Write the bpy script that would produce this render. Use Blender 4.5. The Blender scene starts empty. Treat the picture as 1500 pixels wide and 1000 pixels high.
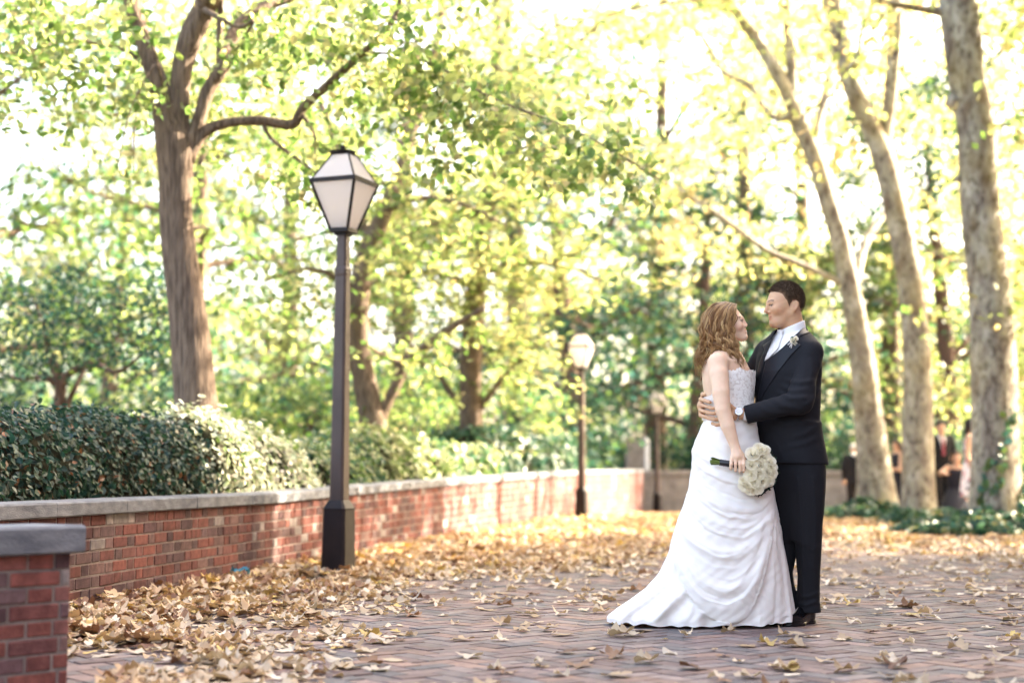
import bpy, math, random
import numpy as np
from mathutils import Vector, Matrix

# ------------------------------------------------------------------ camera
SC = bpy.context.scene
COL = SC.collection
FPX, CAMH, TILT = 2143.0, 0.78, math.atan(200 / 2143.0)
cam_d = bpy.data.cameras.new("camera")
cam = bpy.data.objects.new("camera", cam_d)
COL.objects.link(cam)
SC.camera = cam
cam.location = (0, 0, CAMH)
cam.rotation_euler = (math.pi / 2 + TILT, 0, 0)
cam_d.sensor_width = 56.0
cam_d.lens = 56.0 * FPX / 1500.0
cam_d.clip_start, cam_d.clip_end = 0.1, 3000
cam_d.dof.use_dof = True
cam_d.dof.focus_distance = 7.85
cam_d.dof.aperture_fstop = 2.0

# ------------------------------------------------------------------ sky, sun, exposure
SUN = Vector((0.80, 0.35, 0.56)).normalized()
EXPOSURE, SKY_STRENGTH, SUN_STRENGTH = 3.5, 0.15, 4.1
w = bpy.data.worlds.new("World")
SC.world = w
w.use_nodes = True
nt = w.node_tree
bg = nt.nodes["Background"]
sky = nt.nodes.new("ShaderNodeTexSky")
sky.sky_type = 'NISHITA'
sky.sun_disc = False
sky.sun_elevation = math.asin(SUN.z)
sky.sun_rotation = math.atan2(SUN.x, SUN.y)
sky.dust_density = 6.0
sky.air_density = 0.8
sky.ozone_density = 0.0
nt.links.new(sky.outputs[0], bg.inputs[0])
bg.inputs[1].default_value = SKY_STRENGTH
sl = bpy.data.lights.new("sun", 'SUN')
sl.energy = SUN_STRENGTH
sl.angle = math.radians(0.5)
sl.color = (1.0, 0.93, 0.82)
so = bpy.data.objects.new("sun", sl)
COL.objects.link(so)
so.rotation_euler = SUN.to_track_quat('Z', 'Y').to_euler()
so.location = (30, 10, 30)
SC.view_settings.view_transform = 'Standard'
SC.view_settings.look = 'None'
SC.view_settings.exposure = EXPOSURE
SC.view_settings.gamma = 1.0
SC.view_settings.use_curve_mapping = False
SC.view_settings.use_white_balance = True          # the film was balanced for open shade
SC.view_settings.white_balance_temperature = 7550
SC.view_settings.white_balance_tint = 10
SC.cycles.max_bounces = 10
SC.cycles.transparent_max_bounces = 12
SC.cycles.transmission_bounces = 8
SC.cycles.diffuse_bounces = 4
SC.cycles.caustics_reflective = False
SC.cycles.caustics_refractive = False
SC.cycles.sample_clamp_indirect = 6.0

# ------------------------------------------------------------------ helpers
rng = np.random.default_rng(11)
random.seed(11)
CT, ST = math.cos(TILT), math.sin(TILT)


def at(px, py, Y):
    """the point at depth Y that the photograph's pixel (px, py) looks at"""
    v, u = (px - 750) / FPX, (500 - py) / FPX
    dy, dz = CT - u * ST, ST + u * CT
    t = Y / dy
    return np.array([v * t, Y, CAMH + dz * t])


def setp(o, label=None, cat=None, group=None, kind=None):
    if label: o["label"] = label
    if cat: o["category"] = cat
    if group: o["group"] = group
    if kind: o["kind"] = kind
    return o


def empty(name, loc, label, cat, group=None):
    o = bpy.data.objects.new(name, None)
    COL.objects.link(o)
    o.location = tuple(loc)
    o.empty_display_size = 0.2
    return setp(o, label, cat, group)


def mesh(name, V, F, mats, parent=None, col=None, smooth=False, fmat=None):
    """one mesh object; V in world metres; F a list of (m,k) index arrays; col per vertex rgb"""
    V = np.asarray(V, dtype=np.float64).reshape(-1, 3)
    if parent is not None:
        V = V - np.array(parent_world(parent))
    if not isinstance(F, (list, tuple)):
        F = [F]
    F = [np.asarray(f, dtype=np.int32) for f in F if len(f)]
    me = bpy.data.meshes.new(name)
    me.vertices.add(len(V))
    me.vertices.foreach_set("co", V.astype(np.float32).ravel())
    nl = sum(f.size for f in F)
    npoly = sum(len(f) for f in F)
    me.loops.add(nl)
    me.polygons.add(npoly)
    me.loops.foreach_set("vertex_index", np.concatenate([f.ravel() for f in F]))
    tot = np.concatenate([np.full(len(f), f.shape[1], dtype=np.int32) for f in F])
    start = np.concatenate([[0], np.cumsum(tot)[:-1]]).astype(np.int32)
    me.polygons.foreach_set("loop_start", start)
    me.polygons.foreach_set("loop_total", tot)
    me.polygons.foreach_set("use_smooth", np.full(npoly, bool(smooth)))
    if not isinstance(mats, (list, tuple)):
        mats = [mats]
    for m in mats:
        me.materials.append(m)
    if fmat is not None:
        me.polygons.foreach_set("material_index", np.asarray(fmat, dtype=np.int32))
    if col is not None:
        c = np.ones((len(V), 4), dtype=np.float32)
        c[:, :3] = np.asarray(col, dtype=np.float32).reshape(-1, 3)
        a = me.color_attributes.new("Col", 'FLOAT_COLOR', 'POINT')
        a.data.foreach_set("color", c.ravel())
    me.update(calc_edges=True)
    me.validate()
    o = bpy.data.objects.new(name, me)
    COL.objects.link(o)
    if parent is not None:
        o.parent = parent
    return o


def parent_world(o):
    l = np.zeros(3)
    while o is not None:
        l += np.array(o.location)
        o = o.parent
    return l


def reorigin(o, loc):
    """move a mesh's origin to loc without moving its surface"""
    loc = Vector(tuple(loc))
    o.data.transform(Matrix.Translation(o.location - loc))
    o.location = loc
    return o


class MB:
    """collects pieces of one mesh"""
    def __init__(s):
        s.V, s.F, s.C, s.n = [], {}, [], 0

    def add(s, V, F, col=None):
        V = np.asarray(V, float).reshape(-1, 3)
        if not isinstance(F, (list, tuple)) or (len(F) and np.ndim(F[0]) == 0):
            F = [F]
        for f in F:
            f = np.asarray(f, int)
            if f.ndim == 1: f = f[None]
            s.F.setdefault(f.shape[1], []).append(f + s.n)
        s.V.append(V)
        s.n += len(V)
        c = np.ones(3) if col is None else np.asarray(col, float)
        s.C.append(np.broadcast_to(c, (len(V), 3)))
        return s

    def box(s, lo, hi, col=None, M=None, bev=0.0):
        lo, hi = np.asarray(lo, float), np.asarray(hi, float)
        if bev <= 0:
            V = np.array([[x, y, z] for x in (lo[0], hi[0]) for y in (lo[1], hi[1]) for z in (lo[2], hi[2])])
            F = np.array([[0, 1, 3, 2], [4, 6, 7, 5], [0, 4, 5, 1], [2, 3, 7, 6], [0, 2, 6, 4], [1, 5, 7, 3]])
            Fs = [F]
        else:
            V, Fs = bevbox(lo, hi, bev)
        if M is not None:
            V = V @ np.asarray(M)[:3, :3].T + np.asarray(M)[:3, 3]
            if np.linalg.det(np.asarray(M)[:3, :3]) < 0: Fs = [f[:, ::-1] for f in Fs]
        return s.add(V, Fs, col)

    def tube(s, P, R, n=8, col=None, caps=True, sub=1, flat=None):
        V, F = tube(P, R, n, caps, sub)
        return s.add(V, F, col)

    def lathe(s, prof, c, n=16, axis=None, col=None, rot=0.0):
        """prof: (r, z) rows, closed at both ends if r>0"""
        prof = np.asarray(prof, float)
        a = rot + np.arange(n) * 2 * math.pi / n
        V = np.stack([prof[:, None, 0] * np.cos(a), prof[:, None, 0] * np.sin(a), np.repeat(prof[:, 1:2], n, 1)], -1).reshape(-1, 3)
        if axis is not None:
            V = V @ frame_z(axis).T
        V = V + np.asarray(c, float)
        F = grid_faces(len(prof), n, wrap=True)
        k = len(prof)
        Fs = [F, np.arange(n)[::-1][None], ((k - 1) * n + np.arange(n))[None]]
        return s.add(V, Fs, col)

    def build(s, name, mats, parent=None, smooth=False, colour=False):
        return mesh(name, np.concatenate(s.V), [np.concatenate(f) for f in s.F.values()], mats, parent,
                    np.concatenate(s.C) if colour else None, smooth)


def bevbox(lo, hi, b):
    V = []
    for x in (0, 1):
        for y in (0, 1):
            for z in (0, 1):
                c = np.array([(lo, hi)[x][0], (lo, hi)[y][1], (lo, hi)[z][2]])
                sg = np.array([1 - 2 * x, 1 - 2 * y, 1 - 2 * z])
                for ax in range(3):
                    o = sg * b
                    o[ax] = 0
                    V.append(c + o)
    V = np.array(V)
    idx = lambda x, y, z, a: (x * 4 + y * 2 + z) * 3 + a
    Q, T = [], []
    for s_ in (0, 1):
        q = [idx(s_, 0, 0, 0), idx(s_, 1, 0, 0), idx(s_, 1, 1, 0), idx(s_, 0, 1, 0)]
        Q.append(q if s_ else q[::-1])
        q = [idx(0, s_, 0, 1), idx(1, s_, 0, 1), idx(1, s_, 1, 1), idx(0, s_, 1, 1)]
        Q.append(q[::-1] if s_ else q)
        q = [idx(0, 0, s_, 2), idx(1, 0, s_, 2), idx(1, 1, s_, 2), idx(0, 1, s_, 2)]
        Q.append(q if s_ else q[::-1])
    for y in (0, 1):
        for z in (0, 1):
            Q.append([idx(0, y, z, 1), idx(1, y, z, 1), idx(1, y, z, 2), idx(0, y, z, 2)])
    for x in (0, 1):
        for z in (0, 1):
            Q.append([idx(x, 0, z, 0), idx(x, 1, z, 0), idx(x, 1, z, 2), idx(x, 0, z, 2)])
    for x in (0, 1):
        for y in (0, 1):
            Q.append([idx(x, y, 0, 0), idx(x, y, 1, 0), idx(x, y, 1, 1), idx(x, y, 0, 1)])
            for z in (0, 1):
                T.append([idx(x, y, z, 0), idx(x, y, z, 1), idx(x, y, z, 2)])
    return V, [np.array(Q), np.array(T)]


def grid_faces(r, c, wrap=False):
    i, j = np.meshgrid(np.arange(r - 1), np.arange(c if wrap else c - 1), indexing='ij')
    j2 = (j + 1) % c
    return np.stack([i * c + j, i * c + j2, (i + 1) * c + j2, (i + 1) * c + j], -1).reshape(-1, 4)


def frame_z(z):
    z = np.asarray(z, float)
    z = z / np.linalg.norm(z)
    h = np.array([1.0, 0, 0]) if abs(z[0]) < 0.8 else np.array([0, 1.0, 0])
    x = np.cross(h, z); x /= np.linalg.norm(x)
    return np.stack([x, np.cross(z, x), z], 1)


def catmull(P, sub):
    P = np.asarray(P, float)
    if sub <= 1 or len(P) < 3: return P
    Q = np.vstack([2 * P[0] - P[1], P, 2 * P[-1] - P[-2]])
    out = []
    for i in range(len(P) - 1):
        a, b, c, d = Q[i:i + 4]
        for k in range(sub):
            t = k / sub
            out.append(0.5 * (2 * b + (c - a) * t + (2 * a - 5 * b + 4 * c - d) * t * t + (3 * b - a - 3 * c + d) * t ** 3))
    out.append(P[-1])
    return np.array(out)


def tube(P, R, n=8, caps=True, sub=1, wob=0.0, seed=0):
    P = np.asarray(P, float)
    R = np.broadcast_to(np.asarray(R, float), (len(P),))
    PR = catmull(np.hstack([P, R[:, None]]), sub)
    P, R = PR[:, :3], np.maximum(PR[:, 3], 1e-4)
    T = np.gradient(P, axis=0)
    T /= np.linalg.norm(T, axis=1)[:, None] + 1e-12
    X = np.zeros_like(P)
    x = frame_z(T[0])[:, 0]
    for i in range(len(P)):
        x = x - T[i] * np.dot(x, T[i])
        x /= np.linalg.norm(x) + 1e-12
        X[i] = x
    Yv = np.cross(T, X)
    a = np.arange(n) * 2 * math.pi / n
    RR = R[:, None] * np.ones(n)
    if wob:
        g = np.random.default_rng(seed)
        ph = g.uniform(0, 6.28, 6)
        s = np.cumsum(np.r_[0, np.linalg.norm(np.diff(P, axis=0), axis=1)])[:, None] / (R.max() * 2)
        RR = RR * (1 + wob * (np.sin(2 * a + ph[0] + 0.5 * s) + 0.7 * np.sin(3 * a + ph[1] - 0.7 * s) + 0.6 * np.sin(5 * a + ph[2] + 0.25 * s)
                              + 0.6 * np.sin(1.3 * s + ph[3]) + 0.5 * np.sin(a + 2.7 * s + ph[4])))
    V = P[:, None] + RR[..., None] * (np.cos(a)[None, :, None] * X[:, None] + np.sin(a)[None, :, None] * Yv[:, None])
    F = [grid_faces(len(P), n, True)]
    if caps:
        F += [np.arange(n)[::-1][None], ((len(P) - 1) * n + np.arange(n))[None]]
    return V.reshape(-1, 3), F


# ------------------------------------------------------------------ materials
def new_mat(name):
    m = bpy.data.materials.new(name)
    m.use_nodes = True
    N, L = m.node_tree.nodes, m.node_tree.links
    return m, N, L, N["Principled BSDF"]


def mat(name, color=(0.5, 0.5, 0.5), rough=0.6, spec=0.4, vary=0.0, scale=8.0, bump=0.0, bscale=60.0, metal=0.0, attr=False,
        stretch=(1, 1, 1), sheen=0.0, color2=None, sss=0.0, coat=0.0, bdist=0.01, stain=0.0):
    m, N, L, b = new_mat(name)
    b.inputs["Roughness"].default_value = rough
    b.inputs["Specular IOR Level"].default_value = spec
    b.inputs["Metallic"].default_value = metal
    if sheen: b.inputs["Sheen Weight"].default_value = sheen
    if coat: b.inputs["Coat Weight"].default_value = coat
    if sss:
        b.inputs["Subsurface Weight"].default_value = sss
        b.inputs["Subsurface Radius"].default_value = (0.02, 0.008, 0.004)
        b.inputs["Subsurface Scale"].default_value = 0.5
    tc = N.new("ShaderNodeTexCoord")
    mp = N.new("ShaderNodeMapping")
    mp.inputs["Scale"].default_value = stretch
    L.new(tc.outputs["Object"], mp.inputs["Vector"])
    src = None
    if attr:
        at_ = N.new("ShaderNodeVertexColor")
        at_.layer_name = "Col"
        src = at_.outputs["Color"]
    if vary > 0 or color2 is not None:
        no = N.new("ShaderNodeTexNoise")
        no.inputs["Scale"].default_value = scale
        no.inputs["Detail"].default_value = 6
        L.new(mp.outputs[0], no.inputs["Vector"])
        rp = N.new("ShaderNodeValToRGB")
        rp.color_ramp.elements[0].position = 0.32
        rp.color_ramp.elements[1].position = 0.68
        L.new(no.outputs["Fac"], rp.inputs[0])
        mx = N.new("ShaderNodeMix")
        mx.data_type = 'RGBA'
        if color2 is not None:
            rp.color_ramp.elements[0].color = (*color, 1)
            rp.color_ramp.elements[1].color = (*color2, 1)
            L.new(rp.outputs[0], b.inputs["Base Color"])
        else:
            lo, hi = 1 - vary, 1 + vary
            rp.color_ramp.elements[0].color = (lo, lo, lo, 1)
            rp.color_ramp.elements[1].color = (hi, hi, hi, 1)
            mx.blend_type = 'MULTIPLY'
            mx.inputs[0].default_value = 1.0
            if src is not None: L.new(src, mx.inputs[6])
            else: mx.inputs[6].default_value = (*color, 1)
            L.new(rp.outputs[0], mx.inputs[7])
            L.new(mx.outputs[2], b.inputs["Base Color"])
    elif src is not None:
        L.new(src, b.inputs["Base Color"])
    else:
        b.inputs["Base Color"].default_value = (*color, 1)
    if stain and b.inputs["Base Color"].is_linked:
        lk = b.inputs["Base Color"].links[0].from_socket
        ns = N.new("ShaderNodeTexNoise"); ns.inputs["Scale"].default_value = 1.7; ns.inputs["Detail"].default_value = 7; ns.inputs["Roughness"].default_value = .65
        L.new(tc.outputs["Object"], ns.inputs["Vector"])
        rs = N.new("ShaderNodeValToRGB"); rs.color_ramp.elements[0].position = .38; rs.color_ramp.elements[1].position = .60
        lo = 1 - stain
        rs.color_ramp.elements[0].color = (lo, lo, lo * 1.03, 1); rs.color_ramp.elements[1].color = (1.06, 1.05, 1.03, 1)
        L.new(ns.outputs["Fac"], rs.inputs[0])
        m2 = N.new("ShaderNodeMix"); m2.data_type = 'RGBA'; m2.blend_type = 'MULTIPLY'; m2.inputs[0].default_value = 1
        L.new(lk, m2.inputs[6]); L.new(rs.outputs[0], m2.inputs[7]); L.new(m2.outputs[2], b.inputs["Base Color"])
    if bump > 0:
        n2 = N.new("ShaderNodeTexNoise")
        n2.inputs["Scale"].default_value = bscale
        n2.inputs["Detail"].default_value = 5
        L.new(mp.outputs[0], n2.inputs["Vector"])
        bp = N.new("ShaderNodeBump")
        bp.inputs["Strength"].default_value = bump
        bp.inputs["Distance"].default_value = bdist
        L.new(n2.outputs["Fac"], bp.inputs["Height"])
        L.new(bp.outputs[0], b.inputs["Normal"])
    return m


def leaf_mat(name, trans=0.5, rough=0.45, spec=0.4, tint=(1.0, 1.0, 0.85)):
    """leaf blades: a glossy-ish top that lets sunlight through; colour per leaf"""
    m, N, L, b = new_mat(name)
    at_ = N.new("ShaderNodeVertexColor"); at_.layer_name = "Col"
    b.inputs["Roughness"].default_value = rough
    b.inputs["Specular IOR Level"].default_value = spec
    L.new(at_.outputs["Color"], b.inputs["Base Color"])
    t = N.new("ShaderNodeBsdfTranslucent")
    mx = N.new("ShaderNodeMix"); mx.data_type = 'RGBA'; mx.blend_type = 'MULTIPLY'; mx.inputs[0].default_value = 1
    mx.inputs[7].default_value = (*[min(3.0, 1.65 * c) for c in tint], 1)
    L.new(at_.outputs["Color"], mx.inputs[6])
    L.new(mx.outputs[2], t.inputs["Color"])
    ms = N.new("ShaderNodeMixShader"); ms.inputs[0].default_value = trans
    L.new(b.outputs[0], ms.inputs[1]); L.new(t.outputs[0], ms.inputs[2])
    L.new(ms.outputs[0], N["Material Output"].inputs["Surface"])
    return m


def plane_bark_mat():
    """flaking bark: grey-brown plates over cream and olive patches"""
    m, N, L, b = new_mat("plane_bark")
    tc = N.new("ShaderNodeTexCoord")
    mp = N.new("ShaderNodeMapping"); mp.inputs["Scale"].default_value = (1, 1, 0.55)
    L.new(tc.outputs["Object"], mp.inputs[0])
    n1 = N.new("ShaderNodeTexNoise"); n1.inputs["Scale"].default_value = 4.2; n1.inputs["Detail"].default_value = 5; n1.inputs["Roughness"].default_value = 0.6
    n2 = N.new("ShaderNodeTexNoise"); n2.inputs["Scale"].default_value = 14; n2.inputs["Detail"].default_value = 4
    n3 = N.new("ShaderNodeTexNoise"); n3.inputs["Scale"].default_value = 1.6; n3.inputs["Detail"].default_value = 2
    for n in (n1, n2, n3): L.new(mp.outputs[0], n.inputs["Vector"])
    r1 = N.new("ShaderNodeValToRGB")
    cr = r1.color_ramp
    cr.elements[0].position = 0.36; cr.elements[0].color = (0.115, 0.085, 0.062, 1)
    cr.elements[1].position = 0.62; cr.elements[1].color = (0.335, 0.315, 0.265, 1)
    e = cr.elements.new(0.47); e.color = (0.20, 0.178, 0.148, 1)
    e = cr.elements.new(0.54); e.color = (0.25, 0.232, 0.172, 1)
    L.new(n1.outputs["Fac"], r1.inputs[0])
    r2 = N.new("ShaderNodeValToRGB")
    r2.color_ramp.elements[0].position = 0.36; r2.color_ramp.elements[0].color = (0.40, 0.36, 0.33, 1)
    r2.color_ramp.elements[1].position = 0.5; r2.color_ramp.elements[1].color = (1, 1, 1, 1)
    L.new(n2.outputs["Fac"], r2.inputs[0])
    mx = N.new("ShaderNodeMix"); mx.data_type = 'RGBA'; mx.blend_type = 'MULTIPLY'; mx.inputs[0].default_value = 1
    L.new(r1.outputs[0], mx.inputs[6]); L.new(r2.outputs[0], mx.inputs[7])
    m3 = N.new("ShaderNodeMix"); m3.data_type = 'RGBA'
    r3 = N.new("ShaderNodeValToRGB"); r3.color_ramp.elements[0].position = 0.5; r3.color_ramp.elements[1].position = 0.7
    L.new(n3.outputs["Fac"], r3.inputs[0])
    mul = N.new("ShaderNodeMath"); mul.operation = 'MULTIPLY'; mul.inputs[1].default_value = 0.28
    L.new(r3.outputs[0], mul.inputs[0]); L.new(mul.outputs[0], m3.inputs[0])
    L.new(mx.outputs[2], m3.inputs[6]); m3.inputs[7].default_value = (0.33, 0.25, 0.05, 1)
    L.new(m3.outputs[2], b.inputs["Base Color"])
    b.inputs["Roughness"].default_value = 0.8
    bp = N.new("ShaderNodeBump"); bp.inputs["Strength"].default_value = 0.5; bp.inputs["Distance"].default_value = 0.02
    L.new(n2.outputs["Fac"], bp.inputs["Height"]); L.new(bp.outputs[0], b.inputs["Normal"])
    return m


MAT = {}
MAT['leaf'] = leaf_mat("tree_leaf", 0.55)
MAT['hedge_leaf'] = leaf_mat("hedge_leaf", 0.25, 0.42, 0.35)
MAT['dead_leaf'] = leaf_mat("dead_leaf", 0.12, 0.6, 0.25, (1, 0.9, 0.6))
MAT['bark'] = mat("furrowed_bark", rough=0.85, spec=0.2, color=(0.078, 0.054, 0.040), color2=(0.21, 0.152, 0.113), scale=11, stretch=(3.2, 3.2, 0.45), bump=0.9, bscale=12, bdist=0.04)
MAT['dark_bark'] = mat("dark_bark", rough=0.85, spec=0.2, color=(0.07, 0.042, 0.03), color2=(0.16, 0.10, 0.075), scale=9, stretch=(2, 2, 0.5), bump=0.6, bscale=14, bdist=0.03)
MAT['plane_bark'] = plane_bark_mat()
MAT['twig'] = mat("twig_bark", (0.09, 0.055, 0.045), rough=0.8, vary=0.2)
MAT['brick'] = mat("wall_brick", attr=True, rough=0.85, spec=0.2, vary=0.28, scale=22, bump=0.5, bscale=90, bdist=0.006, stain=.38)
MAT['mortar'] = mat("mortar", (0.20, 0.165, 0.15), rough=0.95, spec=0.1, vary=0.25, scale=14, bump=0.5, bscale=120)
MAT['coping'] = mat("coping_stone", color=(0.105, 0.115, 0.135), color2=(0.215, 0.225, 0.245), rough=0.8, spec=0.3, scale=9, stretch=(1, 1, 3), bump=0.7, bscale=55, bdist=0.008, stain=.3)
MAT['paver'] = mat("paver", attr=True, rough=0.7, spec=0.35, vary=0.22, scale=16, bump=0.35, bscale=110, bdist=0.004, stain=.25)
MAT['joint'] = mat("joint_sand", (0.125, 0.098, 0.09), rough=0.95, spec=0.1, vary=0.3, scale=30)
MAT['soil'] = mat("soil", color=(0.07, 0.05, 0.03), color2=(0.13, 0.11, 0.05), rough=0.95, spec=0.1, scale=3, bump=0.5, bscale=20)
MAT['bronze'] = mat("bronze_paint", color=(0.050, 0.033, 0.028), color2=(0.078, 0.051, 0.043), rough=0.5, spec=0.4, scale=7, stretch=(1, 1, .3), bump=0.08, bscale=80)
MAT['black_metal'] = mat("black_metal", (0.016, 0.011, 0.011), rough=0.5, spec=0.2, vary=0.2, bump=0.1)
MAT['stone'] = mat("pale_stone", color=(0.22, 0.19, 0.17), color2=(0.34, 0.30, 0.27), rough=0.9, spec=0.2, scale=4, bump=0.4, bscale=30)


def glass_mat():
    m, N, L, b = new_mat("frosted_glass")
    b.inputs["Base Color"].default_value = (0.82, 0.79, 0.78, 1)
    b.inputs["Roughness"].default_value = 0.8
    b.inputs["Specular IOR Level"].default_value = 0.1
    t = N.new("ShaderNodeBsdfTranslucent"); t.inputs[0].default_value = (0.97, 0.94, 0.92, 1)
    ms = N.new("ShaderNodeMixShader"); ms.inputs[0].default_value = 0.7
    L.new(b.outputs[0], ms.inputs[1]); L.new(t.outputs[0], ms.inputs[2])
    L.new(ms.outputs[0], N["Material Output"].inputs["Surface"])
    return m


MAT['glass'] = glass_mat()


# ------------------------------------------------------------------ ground, paving, planting bed
WP = np.array([[-2.80, 6.2], [-2.49, 8.27], [-1.95, 11.94], [-1.28, 16.0], [-0.48, 20.4], [0.62, 26.5], [1.95, 33.0], [3.55, 40.0]])
WALL = catmull(WP, 12)
WALL_S = np.r_[0, np.cumsum(np.linalg.norm(np.diff(WALL, axis=0), axis=1))]
WALL_L = WALL_S[-1]


def wall_at(s):
    p = np.array([np.interp(s, WALL_S, WALL[:, 0]), np.interp(s, WALL_S, WALL[:, 1])])
    q = np.array([np.interp(s + .05, WALL_S, WALL[:, 0]), np.interp(s + .05, WALL_S, WALL[:, 1])])
    r = np.array([np.interp(s - .05, WALL_S, WALL[:, 0]), np.interp(s - .05, WALL_S, WALL[:, 1])])
    t = (q - r) / np.linalg.norm(q - r)
    return p, t, np.array([t[1], -t[0]])       # point, along, towards the plaza


def wall_x(Y):
    return np.interp(Y, WALL[:, 1], WALL[:, 0])


def wall_h(Y):
    return np.interp(Y, [6, 8.3, 12, 20.4, 30, 40], [.645, .65, .66, .80, .93, 1.02])


def gz(Y):
    """level of the plaza: flat, then falling slightly at the far end"""
    return -.22 * np.clip((np.asarray(Y, float) - 27) / 13, 0, 1)


g = mesh("ground", [[-500, -300, -.35], [500, -300, -.35], [500, 900, -.35], [-500, 900, -.35]], np.array([[0, 1, 2, 3]]), MAT['soil'])
setp(g, kind="structure")

# brick paving in a herringbone laid on a joint bed
_ys = np.array([-8, 0, 8, 16, 24, 27, 29, 31, 34, 37, 40, 44.0])
j = mesh("paving_bed", np.array([[[-14 if y < 30 else 1.5, y, gz(y) - .005], [30, y, gz(y) - .005]] for y in _ys]).reshape(-1, 3), grid_faces(len(_ys), 2)[:, ::-1], MAT['joint'])
setp(j, kind="structure")


def paving():
    Lb, Wb, gap = 0.203, 0.1015, 0.004
    # 45-degree herringbone: each unit is one brick along u and one along v
    ang = math.radians(38)
    ca, sa = math.cos(ang), math.sin(ang)
    i, j = np.meshgrid(np.arange(-330, 330), np.arange(-330, 330), indexing='ij')
    i, j = i.ravel(), j.ravel()
    hm, vm = (i - j) % 4 == 0, (i - j) % 4 == 3
    cu = np.concatenate([i[hm] + 1.0, i[vm] + .5]) * Wb
    cv = np.concatenate([j[hm] + .5, j[vm] + 1.0]) * Wb
    hu = np.concatenate([np.full(hm.sum(), Wb), np.full(vm.sum(), Wb / 2)]) - gap / 2
    hv = np.concatenate([np.full(hm.sum(), Wb / 2), np.full(vm.sum(), Wb)]) - gap / 2
    X, Y = cu * ca - cv * sa, cu * sa + cv * ca + 14.0
    keep = (Y > 3.2) & (Y < 33) & (X < 3.2 + Y * .40) & (X > np.maximum(wall_x(Y) - .15, -3.4)) & (X > -Y * 0.40 - .8)
    cu, cv, hu, hv, X, Y = [a[keep] for a in (cu, cv, hu, hv, X, Y)]
    m = len(X)
    r = np.random.default_rng(3)
    ch = 0.004
    V = np.zeros((m, 8, 3))
    for k, (sx, sy) in enumerate([(-1, -1), (1, -1), (1, 1), (-1, 1)]):
        for l, (ins, z) in enumerate([(0, -.011), (ch, 0.0)]):
            du, dv = sx * (hu - ins), sy * (hv - ins)
            V[:, l * 4 + k, 0] = X + du * ca - dv * sa
            V[:, l * 4 + k, 1] = Y + du * sa + dv * ca
            V[:, l * 4 + k, 2] = z + gz(Y)
    tilt = r.normal(0, .006, (m, 2)); dz = r.normal(0, .0012, m)
    V[:, 4:, 2] += (dz[:, None] + tilt[:, :1] * (V[:, 4:, 0] - X[:, None]) + tilt[:, 1:] * (V[:, 4:, 1] - Y[:, None]))
    f = np.array([[4, 5, 6, 7], [0, 1, 5, 4], [1, 2, 6, 5], [2, 3, 7, 6], [3, 0, 4, 7]])
    F = (np.arange(m)[:, None, None] * 8 + f[None]).reshape(-1, 4)
    pal = np.array([[.185, .128, .116], [.21, .143, .128], [.168, .130, .122], [.225, .168, .152], [.125, .108, .108], [.195, .155, .146], [.24, .15, .12], [.15, .098, .09]])
    c = pal[r.integers(0, len(pal), m)] * r.uniform(.82, 1.18, (m, 1)) * [1.0, .985, .965]
    o = mesh("brick_paving", V.reshape(-1, 3), F, MAT['paver'], col=np.repeat(c, 8, 0))
    setp(o, kind="structure")


paving()

# raised planting bed behind the wall: one sheet that follows the wall's inner side and climbs gently away
def bed():
    Ys = np.linspace(6.3, 39.9, 50)
    rows = []
    for y in Ys:
        x0 = wall_x(y) - .16
        rows.append([[x0 - d, y, wall_h(y) - .16 + .015 * d + .05 * math.sin(d * .9 + y * .7)] for d in np.r_[0, .4, 1, 2, 4, 8, 16, 40]])
    V = np.array(rows)
    o = mesh("planting_bed", V.reshape(-1, 3), grid_faces(len(Ys), V.shape[1]), MAT['soil'], smooth=True)
    setp(o, kind="structure")
    V2 = np.array([[[x, y, .9 + .012 * (y - 40) + .1 * math.sin(x * .3 + y * .2)] for x in np.linspace(-60, 3.3, 20)] for y in np.linspace(39.9, 140, 14)])
    o = mesh("garden_terrain", V2.reshape(-1, 3), grid_faces(14, 20), MAT['soil'], smooth=True)
    setp(o, kind="structure")


bed()

# ------------------------------------------------------------------ brick walls with stone coping
BRICKS = np.array([[.178, .062, .052], [.200, .070, .058], [.162, .060, .054], [.140, .058, .056], [.108, .060, .064],
                   [.220, .084, .070], [.190, .080, .072], [.128, .078, .080], [.180, .105, .098]])


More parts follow.
